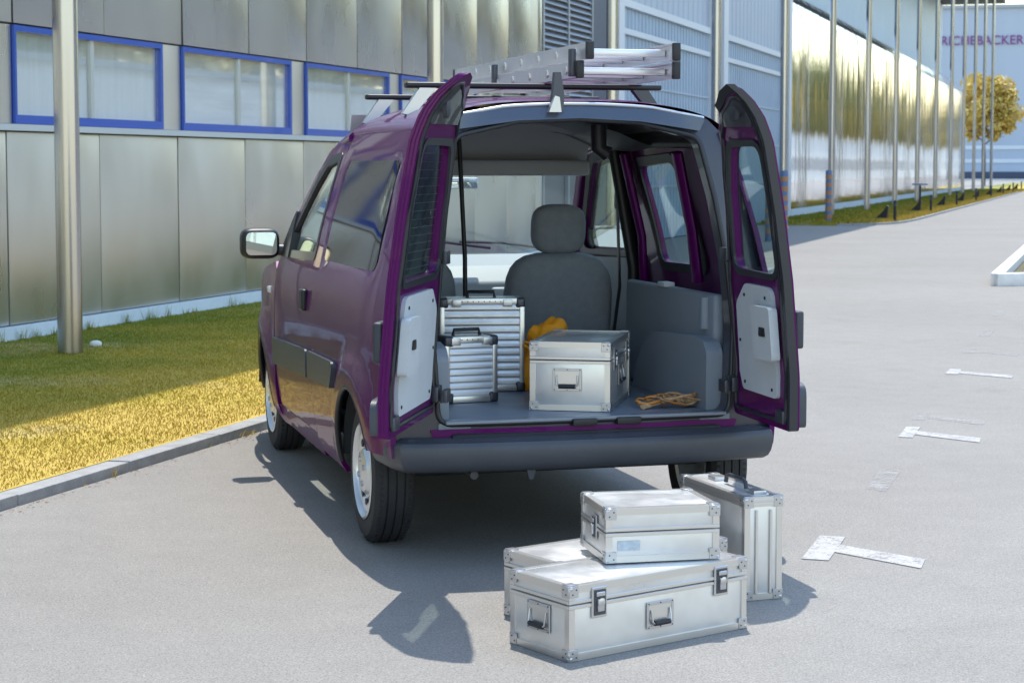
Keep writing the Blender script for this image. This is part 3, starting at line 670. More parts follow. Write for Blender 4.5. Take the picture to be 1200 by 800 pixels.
# side trims in the load bay
for sx in (-1, 1):
    b = B(); b.box((sx*.615, .18, .775), (.05, 1.10, .46), .02, 3); b.build('side_trim', M['greytrim'], van)
    b = B(); pr = [(-.44, .546), (.46, .546), (.40, .66), (.30, .76), (.16, .815), (-.30, .835), (-.40, .82), (-.44, .78)]
    b.prism(rpoly([(y, z, .04) if i > 1 else (y, z) for i, (y, z) in enumerate(pr)], .05), .53, .60, Matrix(((0, 0, sx, 0), (1, 0, 0, 0), (0, 1, 0, 0), (0, 0, 0, 1)))); b.build('wheel_arch_cover', M['greytrim'], van, 30)
    b = B(); b.tube([(sx*.588, -.28, .86), (sx*.588, -.28, .99)], .022, 10); b.build('trim_pillar', M['greytrim'], van, 60)
    B().box((sx*.60, .22, 1.012), (.05, .09, .02), .005).build('tie_down', M['trim'], van)
    # dark inner D pillar and cantrail
    b = B(); sheet(b, rpoly([(-.44, 1.02), (-.14, 1.02, .03), (-.10, 1.5, .05), (-.36, 1.6)], .05), [], .06, sidef(sx, .034), sidef(sx, .05)); b.build('pillar_trim', M['black'], van, 40)
    b = B(); b.tube([(sx*.575, -.36, 1.63), (sx*.575, .3, 1.64), (sx*.565, 1.0, 1.63)], [(.045, .03)]*3, 10); b.build('roof_rail', M['black'], van, 60)
    b = B(); b.tube([(sx*.705, .93, .6), (sx*.70, .93, 1.05), (sx*.60, .93, 1.60)], [(.035, .03)]*3, 10); b.build('door_pillar', M['black'], van, 60)
    b = B(); b.tube([(sx*.64, 1.0, 1.35), (sx*.66, 1.02, .95), (sx*.62, 1.04, .6)], [(.024, .003)]*3, 8, flat=(0, 1, 0)); b.build('seat_belt', M['black'], van, 60)
    B().box((sx*.645, 1.0, 1.36), (.03, .05, .08), .01).build('belt_anchor', M['plastic'], van)
    # fore-aft purple inner pillars
    b = B(); b.tube([(sx*.70, .10, 1.03), (sx*.66, .07, 1.25), (sx*.575, .03, 1.58)], [(.045, .022)]*3, 10, flat=(0, 1, 0)); b.build('inner_pillar', M['paint'], van, 60)
    b = B(); b.tube([(sx*.735, .86, .75), (sx*.70, .82, 1.2), (sx*.60, .80, 1.58)], [(.03, .02)]*3, 10, flat=(0, 1, 0)); b.build('inner_pillar', M['paint'], van, 60)
b = B(); b.box((-.02, 1.42, 1.515), (1.16, .5, .075), .02, 3); sh = b.build('overhead_shelf', M['liner'], van)
b = B(); b.grid(lambda u, v: (-.60+1.18*u, 1.30-.12*v, 1.55+.21*v), 10, 5); b.build('shelf_back', M['liner'], sh, 60)
for sx in (-1, 1):
    b = B(); sheet(b, rpoly([(1.03, .36, .03), (2.08, .36, .05), (2.1, 1.05, .05), (1.03, 1.085, .03)], .05), [], .07, sidef(sx, .034), sidef(sx, .06)); b.build('door_trim', M['greytrim'], van, 40)
    ring(rpoly([(1.03, 1.085, .03), (2.0, 1.07, .04), (1.76, 1.29), (1.56, 1.46), (1.40, 1.585, .08), (1.03, 1.61, .05)], .04), rpoly(DH, .04), sidef(sx, .032), sidef(sx, .042)).build('window_trim', M['black'], van, 40)
# overhead black storage and courtesy hardware
b = B(); b.grid(lambda u, v: (.30+.27*u, .25+.75*v, 1.685-.075*sin(pi*u*.5)**2-.02*sin(pi*v)), 8, 10); b.build('overhead_net', M['black'], van, 60)
b = B(); b.tube([(.30, .25, 1.70), (.30, .25, 1.60), (.34, .25, 1.575)], .035, 10); b.build('net_hinge', M['black'], van, 60)
b = B(); b.box((-.49, -.30, 1.655), (.07, .03, .03), .008); b.tube([(-.52, -.32, 1.64), (-.46, -.32, 1.665)], .012, 10); b.build('door_check', M['steel'], van)
b = B(); b.tube([(-.115, .95, .56), (-.115, .96, 1.1), (-.14, .97, 1.66)], .011, 10); b.build('partition_bar', M['black'], van, 60)
# seats
def superq(b, c, r, e1=.5, e2=.5, M_=None, nu=24, nv=14):
    def sp(a, e): return math.copysign(abs(a)**e, a)
    def f(u, v):
        a = -pi+2*pi*u; t = -pi/2+pi*v
        p = Vector((r[0]*sp(cos(t), e1)*sp(cos(a), e2), r[1]*sp(cos(t), e1)*sp(sin(a), e2), r[2]*sp(sin(t), e1)))
        if M_ is not None: p = M_ @ p
        return p+Vector(c)
    b.grid(f, nu, nv, closeu=True)
    return b
R = Matrix.Rotation
for x in (.385, -.385):
    st = superq(B(), (x, 1.14, .83), (.265, .085, .285), .55, .55, R(.14, 4, 'X')).build('seat', M['seat'], van, 80)
    superq(B(), (x, 1.47, .60), (.26, .30, .10), .5, .45).build('cushion', M['seat'], st, 80)
    superq(B(), (x, 1.125, 1.225), (.132, .062, .118), .62, .6, R(.1, 4, 'X')).build('headrest', M['seat'], st, 80)
    b = B(); b.tube([(x-.055, 1.13, 1.06), (x-.055, 1.125, 1.18)], .007, 8); b.tube([(x+.055, 1.13, 1.06), (x+.055, 1.125, 1.18)], .007, 8); b.build('headrest_post', M['steel'], st)
    B().box((x, 1.45, .48), (.42, .5, .14), .02).build('seat_base', M['carpet'], st)
# dashboard
b = B(); dp = [(1.86, .62), (1.80, .80), (1.84, .93), (1.96, 1.01), (2.30, 1.055), (2.42, 1.0), (2.42, .6)]
b.prism(rpoly([(y, z, .04) for y, z in dp], .05), -.70, .70, Matrix(((0, 0, 1, 0), (1, 0, 0, 0), (0, 1, 0, 0), (0, 0, 0, 1)))); ds = b.build('dashboard', M['dash'], van, 30)
B().box((.42, 1.865, .86), (.36, .10, .09), .02, 3).build('glovebox', M['trim'], ds)
b = B(); b.tube([(-.385+.185*cos(a), 1.66+.07*sin(a), .94+.165*sin(a)) for a in np.linspace(0, 2*pi, 32, endpoint=False)], .015, 8, closed=True)
b.tube([(-.385, 1.68, .94), (-.385, 1.9, .86)], .03, 10); b.box((-.385, 1.665, .94), (.34, .03, .05), .012, 2); b.build('steering_wheel', M['black'], van, 60)
b = B(); b.box((.14, 2.02, 1.435), (.165, .025, .06), .012, 3); im = b.build('interior_mirror', M['trim'], van)
B().box((.14, 2.005, 1.435), (.15, .004, .05), .001).build('mirror_glass', M['mirror'], im)
b = B(); b.tube([(.4, 2.45, 1.08), (.1, 2.40, 1.12), (-.25, 2.36, 1.12)], .009, 6); b.tube([(.68, 2.36, 1.08), (.45, 2.36, 1.11), (.2, 2.33, 1.12)], .008, 6); b.build('wiper', M['black'], van)
# outside mirrors
for sx in (-1, 1):
    b = B(); superq(b, (sx*.918, 2.02, 1.135), (.098, .06, .078), .5, .45); mr = b.build('side_mirror', M['black'], van, 80)
    b = B(); b.tube([(sx*.79, 2.0, 1.10), (sx*.85, 2.01, 1.105), (sx*.88, 2.02, 1.11)], [.032, .026, .03], 10); b.build('mirror_arm', M['black'], mr, 60)
    b = B(); sheet(b, rpoly([(-.078, -.056, .03), (.078, -.056, .03), (.078, .058, .03), (-.078, .058, .03)], .02), [], .03, lambda x, z: Vector((sx*.918+x, 1.943-sx*.09*x, 1.135+z)), lambda x, z: Vector((sx*.918+x, 1.957-sx*.09*x, 1.135+z))); b.build('mirror_glass', M['mirror'], mr, 50)
# wheels
def wheel(x, y, sx):
    Mx = Matrix.Translation((x, y, .29)) @ R(pi/2*sx, 4, 'Y')
    tp = [(.19, -.075), (.225, -.083), (.262, -.080), (.279, -.066), (.2865, -.052)]
    for g in (-.034, 0, .034): tp += [(.290, g-.011), (.290, g-.0035), (.283, g-.0025), (.283, g+.0025), (.290, g+.0035), (.290, g+.011)]
    tp += [(.2865, .052), (.279, .066), (.262, .080), (.225, .083), (.19, .075)]
    t = B().lathe(tp, Mx, 56); w = t.build('wheel', M['tyre'], van, 30)
    B().lathe([(.19, .072), (.196, .082), (.188, .086), (.178, .074), (.17, .05), (.165, -.07), (.19, -.075)], Mx, 48).build('rim', M['rim'], w, 30)
    B().lathe([(.176, .055), (.165, .068), (.135, .066), (.125, .058), (.10, .064), (.085, .080), (.06, .086), (.0, .087)], Mx, 48).build('hubcap', M['rim'], w, 30)
    for k in range(10):
        a = 2*pi*k/10; B().box((.128, 0, .063), (.026, .030, .012), .004, 2, Mx @ R(a, 4, 'Z')).build('hubcap_slot', M['black'], w)
    for k in range(4):
        a = 2*pi*k/4+.4; B().lathe([(.012, .078), (.012, .092), (.0, .094)], Mx @ Matrix.Translation((.052*cos(a), .052*sin(a), 0)), 10).build('wheel_bolt', M['steel'], w)
    b = B()
    for k in range(70):
        a = 2*pi*k/70
        for g in (-.052, .052): b.box((.2855, 0, g), (.004, .012, .026), 0, 1, Mx @ R(a+(.02 if g > 0 else 0), 4, 'Z'))
    tag(b.build('tread', M['tyre'], w, 0), kind='stuff')
for sx in (-1, 1):
    wheel(sx*.705, 0, sx); wheel(sx*.70, 2.6, sx)
for y in (0, 2.6): B().tube([(-.66, y, .29), (.66, y, .29)], .033, 10).build('axle', M['darksteel'], van)
# ---- rear doors, built closed about their hinge then swung
def rear_door(sx, width, angle):
    hx, hy = (.61 if sx < 0 else .60), -.55; zb = .592 if sx < 0 else .548
    # u from the hinge, local frame: x = -sx*... closed leaf lies from hinge towards the middle
    def of(off):
        return lambda u, z: Vector((-sx*u, rear(z)-.015-hy+off+float(np.interp(z, [1.62, 1.70, 1.76, 1.80, 1.84], [0, .012, .04, .075, .125])), z))
    zt_ = 1.835 if sx < 0 else 1.81
    topc = [(.045, 1.30), (.085, 1.5), (.135, 1.655, .04), (.25, 1.742), (.42, 1.79)]
    if width > .6: topc += [(.60, zt_-.012)]
    out = rpoly([(0, zb, .03), (0, 1.08)]+topc+[(width, zt_, .02), (width, zb-.004, .02)], .03)
    u1 = width-(.066 if sx < 0 else .05)
    hole = rpoly([(.088, 1.125, .05), (u1, 1.115, .05), (u1, 1.60, .06), (.205, 1.60, .07), (.135, 1.42)], .03)
    b = B(); sheet(b, out, [hole], .045, of(0), of(.034))
    T = Matrix.Translation((sx*hx, hy, 0)) @ R(angle*sx, 4, 'Z')
    dr = b.build('rear_door', M['paint'], van, 40, T)
    b = B(); sheet(b, rpoly([(.08, 1.115, .05), (u1+.01, 1.105, .05), (u1+.01, 1.61, .06), (.20, 1.61, .07), (.127, 1.42)], .05), [], .08, of(.012), of(.016)); b.build('door_window', M['glass'], dr, 60)
    big = rpoly([(.072, 1.105, .07), (u1+.014, 1.097, .07), (u1+.014, 1.617, .08), (.19, 1.622, .08), (.116, 1.43)], .03)
    b = B(); sheet(b, big, [rpoly([(.094, 1.131, .05), (u1-.006, 1.121, .05), (u1-.006, 1.594, .06), (.21, 1.594, .07), (.141, 1.42)], .03)], .04, of(.033), of(.043)); b.build('window_seal', M['seal'], dr, 40)
    b = B(); sheet(b, big, [hole], .04, of(-.004), of(.004)); b.build('outer_seal', M['seal'], dr, 40)
    # pale inner trim with pocket and pull
    pu0, pu1 = .10, width-.10
    b = B(); sheet(b, rpoly([(pu0+.03, .66, .03), (pu1, .655, .02), (pu1, 1.07, .05), (pu0+.10, 1.075, .06), (pu0, .995, .05), (pu0-.01, .73, .03)], .03), [], .04, of(.033), of(.049)); pn = b.build('inner_trim', M['trim'], dr, 35)
    b = B(); sheet(b, rpoly([(pu1-.13, .80, .03), (pu1+.045, .80, .02), (pu1+.045, 1.0, .02), (pu1-.13, 1.0, .03)], .03), [], .04, of(.0495), lambda u, z: of(.049)(u, z)+Vector((0, .035, 0))); lt = b.build('latch_cover', M['trim'], pn, 35)
    b = B(); c = of(.049)(pu1-.03, .905); b.box(c+Vector((0, .036, 0)), (.055, .008, .034), .006, 2); b.build('release_handle', M['black'], lt)
    for (u, z) in ((pu0+.05, .69), (pu1-.04, .685), (pu0+.09, 1.03), (pu1-.06, 1.03), (pu0+.02, .85)):
        c = of(.0495)(u, z); B().lathe([(.007, 0), (.006, .003), (0, .004)], Matrix.Translation(c) @ R(-pi/2, 4, 'X'), 8).build('trim_clip', M['black'], pn)
    # upper black trim, centre latch, hinges, plate bulge outside
    b = B(); sheet(b, rpoly([(.19, 1.67, .02), (width-.05, 1.665, .02), (width-.05, zt_-.04, .03), (.42, 1.765), (.24, 1.715, .02)], .03), [], .04, of(.033), of(.042)); b.build('upper_trim', M['frame'], dr, 35)
    c = of(.042)(width-.14, 1.72); B().lathe([(.036, 0), (.034, .016), (.02, .02), (0, .02)], Matrix.Translation(c) @ R(-pi/2, 4, 'X'), 18).build('lamp_housing', M['plastic'], dr)
    for z in (.66, 1.18):
        b = B(); b.tube([(sx*.012, .01, z-.035), (sx*.012, .01, z+.035)], .014, 10); b.box((-sx*.03, .05, z), (.07, .02, .05), .005); b.build('hinge', M['darksteel'], dr)
    b = B(); b.box(of(.037)(width-.07, zb+.045)+Vector((0, .006, 0)), (.07, .022, .05), .008); b.build('bottom_latch', M['darksteel'], dr)
    b = B(); b.box(of(.037)(.03, .665)+Vector((0, .012, 0)), (.045, .03, .06), .008); b.build('check_strap', M['darksteel'], dr)
    # dark rubbing bulge on the outer skin near the bottom and the handle near the free edge
    b = B(); sheet(b, rpoly([(.02, zb+.012, .02), (width-.005, zb+.008, .02), (width-.005, .72, .05), (.02, .74, .05)], .04), [], .05, of(-.03), of(.0)); b.build('rubbing_strip', M['bumper'], dr, 35)
    b = B(); b.box(of(-.018)(width-.06, .92), (.10, .035, .14), .012, 3); b.build('outer_handle', M['plastic'], dr)
    # seal round the leaf
    sp = rpoly([(.03, zb+.03, .03), (.03, 1.08)]+[(p[0]+.028, p[1]-.02)+tuple(p[2:]) for p in topc]+[(width-.035, zt_-.035, .02), (width-.035, zb+.026, .02)], .04)
    b = B(); b.tube([of(.037)(u, z) for u, z in sp], .008, 6, closed=True); b.build('leaf_seal', M['seal'], dr, 60)
    for go in (.010, .024):
        b = B(); b.tube([of(go)(width+.0005, z) for z in np.linspace(zb+.02, zt_-.02, 24)], .0022, 6); b.build('edge_seam', M['paint'], dr, 60)
    if sx > 0:
        b = B(); sheet(b, rpoly([(width-.016, zb+.0, .0), (width+.006, zb, .0), (width+.008, zt_+.006), (.42, 1.797), (.25, 1.75), (.25, 1.725), (.42, 1.775), (width-.016, zt_-.018)], .03), [], .04, of(.010), of(.042)); b.build('edge_gasket', M['seal'], dr, 35)
    if sx < 0:
        b = B()
        for k in range(15):
            z = 1.16+k*.029; b.tube([of(.011)(u, z) for u in np.linspace(.15+(.0 if z < 1.4 else (z-1.4)*.35), u1-.03, 6)], .0012, 4)
        b.build('heater_wires', M['steel'], dr, 0)
    return dr
rear_door(-1, .73, radians(115.6))
rear_door(1, .55, radians(90))
# roof bars
for y in (.2, 1.05):
    z = zr(y)+.045
    b = B(); b.box((0, y, z), (1.12, .055, .024), .01, 3); rb = b.build('roof_bar', M['black'], van)
    for sx in (-1, 1):
        b = B(); b.prism([(0, 0), (.07, 0), (.16, -.13), (.115, -.14), (.02, -.03)], -.02, .02, Matrix(((sx, 0, 0, sx*.415), (0, 0, 1, y), (0, 1, 0, z+.012), (0, 0, 0, 1)))); b.build('bar_foot', M['darksteel'] if sx > 0 else M['steel'], rb, 30)
b = B(); b.prism([(-.028, 0), (.03, 0), (.034, .06), (.02, .15), (-.005, .15), (-.012, .07)], -.015, .015, Matrix(((1, 0, 0, -.10), (0, 0, 1, -.425), (0, 1, 0, 1.735), (0, 0, 0, 1)))); lb = b.build('ladder_bracket', M['darksteel'], van, 30)
B().prism([(-.03, -.008), (.02, -.008), (.012, .05), (-.006, .055)], -.02, .02, Matrix(((1, 0, 0, -.105), (0, 0, 1, -.445), (0, 1, 0, 1.738), (0, 0, 0, 1)))).build('clamp', M['steel'], lb, 30)
# ================================================================== LADDER
lad = empty('extension_ladder', (.255, -.32, 1.875), 0, 'aluminium extension ladder lying on the van roof bars', 'ladder')
def section(z0, y0, L_, half, name):
    par = None
    for sx in (-1, 1):
        b = B(); x = sx*half
        b.box((x, y0+L_/2, z0+.032), (.006, L_, .064)); b.box((x-sx*.011, y0+L_/2, z0+.0625), (.022, L_-.001, .005)); b.box((x-sx*.011, y0+L_/2, z0+.0015), (.022, L_-.001, .005))
        b.build('stile', M['ladder'], lad, 0)
        for yy in (y0-.006, y0+L_+.006): B().box((x-sx*.008, yy, z0+.032), (.03, .03, .07), .006).build('end_cap', M['black'], lad)
    y = y0+.14
    while y < y0+L_-.05:
        b = B(); b.box((0, y, z0+.032), (2*half-.012, .034, .03), .008, 2); b.build('rung', M['ladder'], lad)
        for sx in (-1, 1): B().lathe([(.016, 0), (.016, .004), (.008, .006), (0, .006)], Matrix.Translation((sx*(half+.003), y, z0+.032)) @ R(sx*pi/2, 4, 'Y'), 10).build('rung_plug', M['aluedge'], lad)
        y += .27
section(.0, 0.06, 2.25, .212, 'lower'); section(.072, 0.0, 2.2, .19, 'upper')
for sx in (-1, 1):
    B().box((sx*.222, .10, .06), (.02, .05, .11), .005).build('guide_bracket', M['darksteel'], lad)
    B().box((sx*.222, 1.3, .06), (.02, .05, .11), .005).build('guide_bracket', M['darksteel'], lad)

# ================================================================== CASES
def flight_case(name, label, loc, rz, w, d, h, lid=.28, latches=(), handles=(), group=None, cat='case'):
    c = empty(name, loc, rz, label, cat, group); zl = h*(1-lid); f = .004
    bd = B().box((0, 0, (zl)/2+f/2), (w-.006, d-.006, zl-f), .002).build('body', M['alu'], c)
    ld = B().box((0, 0, (zl+.004+h)/2), (w-.006, d-.006, h-zl-.004), .002).build('lid', M['alu'], c)
    def edge(par, c0, s): B().box(c0, s).build('edge_trim', M['aluedge'], par, 0)
    e = .022; t = .003
    for sx in (-1, 1):
        for sy in (-1, 1):
            for (z0, z1, par) in ((.0, zl-.012, bd), (zl+.016, h, ld)):
                zc, zs = (z0+z1)/2, z1-z0
                edge(par, (sx*(w/2-e/2), sy*(d/2-.002), zc), (e, t+.002, zs)); edge(par, (sx*(w/2-.002), sy*(d/2-e/2), zc), (t+.002, e-.001, zs))
    for (z, par) in ((e/2+.0005, bd), (h-e/2-.0005, ld)):
        for sy in (-1, 1): edge(par, (0, sy*(d/2-.0012), z), (w-.06, t+.0014, e))
        for sx in (-1, 1): edge(par, (sx*(w/2-.0012), 0, z), (t+.0014, d-.06, e))
    for (z, par) in ((zl-.006, bd), (zl+.010, ld)):
        b = B()
        for sy in (-1, 1): b.box((0, sy*(d/2-.0005), z), (w+.001, .005, .011), .001, 1)
        for sx in (-1, 1): b.box((sx*(w/2-.0005), 0, z), (.005, d-.006, .011), .001, 1)
        b.build('closing_rim', M['aluedge'], par)
    # top edge lips
    for sy in (-1, 1): edge(ld, (0, sy*(d/2-e/2), h-.0005), (w-.06, e-.001, .003))
    for sx in (-1, 1): edge(ld, (sx*(w/2-e/2), 0, h-.0003), (e-.001, d-.06, .003))
    for sx in (-1, 1):
        for sy in (-1, 1):
            for top in (0, 1):
                z = h if top else 0; sg = -1 if top else 1; par = ld if top else bd; q = .036
                b = B(); k = .0035
                b.box((sx*(w/2+.001-q/2), sy*(d/2+.0015), z+sg*q/2), (q, k, q), .001, 1); b.box((sx*(w/2+.0015), sy*(d/2+.001-q/2), z+sg*q/2), (k, q, q), .001, 1)
                if top: b.box((sx*(w/2-q/2), sy*(d/2-q/2), h+.002), (q, q, k), .001, 1)
                superq(b, (sx*(w/2-.006), sy*(d/2-.006), z+sg*.0085), (.0115, .0115, .0105), 1, 1, None, 10, 7)
                b.build('corner', M['steel'], par, 40)
                b = B()
                for (a, cc) in ((.026, .012), (.012, .026)):
                    b.lathe([(.0028, 0), (.002, .002), (0, .0022)], Matrix.Translation((sx*(w/2-a), sy*(d/2+.0032), z+sg*cc)) @ R(sy*-pi/2, 4, 'X'), 8)
                    b.lathe([(.0028, 0), (.002, .002), (0, .0022)], Matrix.Translation((sx*(w/2+.0032), sy*(d/2-a), z+sg*cc)) @ R(sx*pi/2, 4, 'Y'), 8)
                b.build('rivet', M['darksteel'], par)
    def face(side, pos, z):     # local frame: X along face, Y out, Z up
        if side == 'front': return Matrix.Translation((pos, -d/2, z)) @ R(pi, 4, 'Z')
        if side == 'left': return Matrix.Translation((-w/2, pos, z)) @ R(pi/2, 4, 'Z')
        if side == 'right': return Matrix.Translation((w/2, pos, z)) @ R(-pi/2, 4, 'Z')
        return Matrix.Translation((pos, d/2, z))
    for side, pos, z, s in handles:
        Mf = face(side, pos, z); a, bq = .055*s, .042*s
        b = B(); b.box((0, .0025, bq-.004), (2*a, .004, .010), .001, 1, Mf); b.box((0, .0025, -bq+.004), (2*a, .004, .010), .001, 1, Mf); b.box((a-.004, .0025, 0), (.010, .0036, 2*bq-.012), .001, 1, Mf); b.box((-a+.004, .0025, 0), (.010, .0036, 2*bq-.012), .001, 1, Mf); hp = b.build('handle', M['steel'], bd)
        B().box((0, .0012, 0), (2*a-.014, .002, 2*bq-.014), 0, 1, Mf).build('handle_dish', M['aluedge'], hp)
        b = B(); b.tube([Mf @ Vector(v) for v in ((-a+.016, .006, bq*.42), (-a+.016, .012, -bq*.45), (-a+.022, .013, -bq*.58), (a-.022, .013, -bq*.58), (a-.016, .012, -bq*.45), (a-.016, .006, bq*.42))], .0035, 8); b.build('handle_loop', M['steel'], hp, 60)
        b = B(); b.tube([Mf @ Vector(v) for v in ((-a+.024, .013, -bq*.58), (a-.024, .013, -bq*.58))], .0085, 10); b.build('grip', M['black'], hp, 60)
        b = B()
        for x in (-a+.006, 0, a-.006):
            for zz in (bq-.004, -bq+.004): b.lathe([(.0026, .004), (.002, .0062), (0, .0064)], Mf @ Matrix.Translation((x, 0, zz)) @ R(-pi/2, 4, 'X'), 8)
        b.build('rivet', M['darksteel'], hp)
    for side, pos, s in latches:
        Mf = face(side, pos, zl); a, bq = .030*s, .048*s
        b = B(); b.box((0, .003, 0), (2*a, .006, 2*bq), .002, 1, Mf); lp = b.build('latch', M['steel'], bd)
        B().box((0, .0065, .0), (2*a-.014, .004, 2*bq-.016), .001, 1, Mf).build('latch_dish', M['darksteel'], lp)
        b = B(); b.box((0, .011, -.008*s), (.026*s, .008, .040*s), .003, 2, Mf); b.box((0, .011, .026*s), (.034*s, .006, .014*s), .002, 1, Mf); b.lathe([(.014*s, .010), (.014*s, .016), (.006*s, .018), (0, .018)], Mf @ R(-pi/2, 4, 'X'), 14); b.build('latch_butterfly', M['steel'], lp)
    return c
AY = radians(20.7); AU = Vector((cos(AY), sin(AY), 0)); AV = Vector((-sin(AY), cos(AY), 0))
AC = Vector((-.241, -1.747, .001))
flight_case('flight_case', 'long aluminium flight case on asphalt with two latches facing out', AC, AY, .742, .305, .235, .26, [('front', -.255, 1), ('front', .255, 1), ('back', -.25, 1), ('back', .25, 1)], [('front', -.005, .10, 1.0), ('left', 0, .115, 1.05), ('right', 0, .115, 1.05)])
flight_case('flight_case', 'long aluminium case mostly hidden behind the latched long case', AC+AU*.21+AV*.322, AY, .742, .305, .222, .26, [('back', -.25, 1), ('back', .25, 1)], [('left', 0, .11, 1)])
flight_case('flight_case', 'small aluminium case stacked on top of the two long cases', Vector((-.125, -1.60, .2405)), radians(-3), .385, .315, .178, .45, [('left', -.03, .85)], [('back', 0, .08, .9)])
sc_ = [o for o in bpy.data.objects if o.get('label', '').startswith('small aluminium case stacked')][0]
B().box((-.115, -.1572, .055), (.075, .0012, .032)).build('sticker', M['sticker'], sc_, 0)
flight_case('flight_case', 'shiny square ended aluminium flight case on the van load floor', Vector((.122, -.072, .547)), radians(-27), .325, .56, .275, .27, [('right', -.17, .9), ('right', .17, .9)], [('front', -.01, .125, 1.05), ('right', .0, .125, 1.0)])
# upright briefcase at the right
dc = flight_case('upright_case', 'tall aluminium case standing upright beside the stacked cases', Vector((.352, -1.135, .001)), radians(4.5), .148, .53, .365, .06, [], [], cat='case')
b = B()
for x in (-.028, .028):
    b.box((x, -.2665, .17), (.010, .006, .30), .002, 1)
b.build('seam_rib', M['aluedge'], dc)
b = B(); b.tube([(0, -.13, .372), (0, -.125, .395), (0, -.10, .402), (0, .0, .402), (0, .025, .395), (0, .03, .372)], .008, 8); b.build('carry_handle', M['plastic'], dc, 60)
for y in (-.19, .12): B().box((0.01, y, .372), (.05, .06, .014), .003).build('latch', M['steel'], dc)
# ribbed cases in the van
def ribbed(label, loc, rz, w, d, h, pitch, handle='top'):
    c = empty('ribbed_case', loc, rz, label, 'case', None)
    nr = int((h-.05)/pitch); b = B(); prof = [(0, .02)]
    for k in range(nr):
        z = .025+k*(h-.05)/nr; q = (h-.05)/nr
        prof += [(0, z+.001), (.003, z+q*.28), (.003, z+q*.62), (0, z+q*.9)]
    prof.append((0, h-.02))
    for sy in (-1, 1):
        for (a, z0), (e, z1) in zip(prof[:-1], prof[1:]): b.add([(-w/2+.012, sy*(d/2-.008+a), z0), (w/2-.012, sy*(d/2-.008+a), z0), (w/2-.012, sy*(d/2-.008+e), z1), (-w/2+.012, sy*(d/2-.008+e), z1)], [(0, 1, 2, 3)])
    b.box((0, 0, h/2), (w-.012, d-.02, h-.012)); b.build('shell', M['alurib'], c, 20)
    for sx in (-1, 1): B().box((sx*(w/2-.011), 0, h/2), (.022, d, h-.05), .005, 2).build('side_profile', M['aluedge'], c)
    for z in (.014, h-.014): B().box((0, 0, z), (w-.05, d, .028), .006, 2).build('rim_profile', M['aluedge'], c)
    for sx in (-1, 1):
        for z in (.02, h-.02): B().box((sx*(w/2-.018), 0, z), (.042, d+.006, .044), .012, 3).build('corner', M['darksteel'], c)
    b = B(); b.tube([(-.06, 0, h-.002), (-.055, 0, h+.024), (.055, 0, h+.024), (.06, 0, h-.002)], .008, 8); b.build('carry_handle', M['black'], c, 60)
    for sx in (-1, 1): B().box((sx*w*.3, -d/2-.001, h-.02), (.04, .012, .03), .003).build('latch', M['steel'], c)
    n = int((w-.1)/.024)
    for k in range(n): B().lathe([(.003, 0), (.002, .002), (0, .0024)], Matrix.Translation((-w/2+.05+k*.024, -d/2-.0005, h-.014)) @ R(pi/2, 4, 'X'), 6).build('rivet', M['darksteel'], c)
    return c
ribbed('large ribbed aluminium case standing upright against the orange bag', Vector((-.165, .475, .547)), radians(-10), .37, .15, .405, .030)
ribbed('small ribbed aluminium case standing before the large ribbed case', Vector((-.325, .10, .547)), radians(8), .235, .12, .275, .026)
# orange bag
bag = empty('orange_bag', (.075, .43, .547), .3, 'bright orange soft bag slumped behind the square flight case', 'bag')
b = B()
def bagf(u, v):
    a = 2*pi*u; t = v; r = (.105*(1-.35*t)+.02*sin(3*a+2)*t)*(sin(pi*min(1, .12+t*.80))**.45); return (r*cos(a)*1.05, r*sin(a)*.8, .20*t+.012*sin(4*a)*t)
b.grid(bagf, 28, 14, closeu=True); b.build('sack', M['orange'], bag, 80)
b = B(); superq(b, (.025, -.05, .25), (.095, .06, .046), .8, .8, R(-.38, 4, 'Y'), 48, 28); b.v = [(x+.008*sin(60*y+50*z), y+.008*sin(55*x+30*z), z+.010*sin(70*x+40*y)+.006*sin(120*y)) for x, y, z in b.v]; b.build('flap', M['orange'], bag, 80)
b = B(); b.tube([(-.07+.02*cos(a), -.04+.03*sin(a), .20+.012*sin(a)) for a in np.linspace(0, 2*pi, 14, endpoint=False)], .006, 6, closed=True); b.build('drawstring', M['orange'], bag, 60)
# coiled straps
cs = empty('coiled_strap', (.425, -.335, .547), 0, 'tan and brown strap coiled loosely on the load floor', 'strap')
rr = random.Random(5)
for k in range(11):
    b = B(); cx, cy = rr.uniform(-.10, .10), rr.uniform(-.06, .06); r0 = rr.uniform(.022, .045); ph = rr.uniform(0, 6); n = 22; L_ = []
    for j in range(n):
        a = ph+2*pi*j/n*rr.uniform(.98, 1.02); L_.append((cx+r0*1.5*cos(a), cy+r0*sin(a), .008+.0035*k+.008*(1+sin(2*a+k))))
    b.tube(L_, [(.0048, .0045)]*n, 6, closed=True); b.build('loop', M['strap'] if k % 3 else M['strap2'], cs, 60)
b = B(); b.tube([(-.14, -.02, .008), (-.08, .0, .02), (-.02, .01, .03)], [(.012, .004)]*3, 6); b.tube([(.14, .02, .008), (.1, .0, .03), (.03, -.02, .035)], [(.014, .006)]*3, 6); b.build('strap_end', M['strap'], cs, 60)

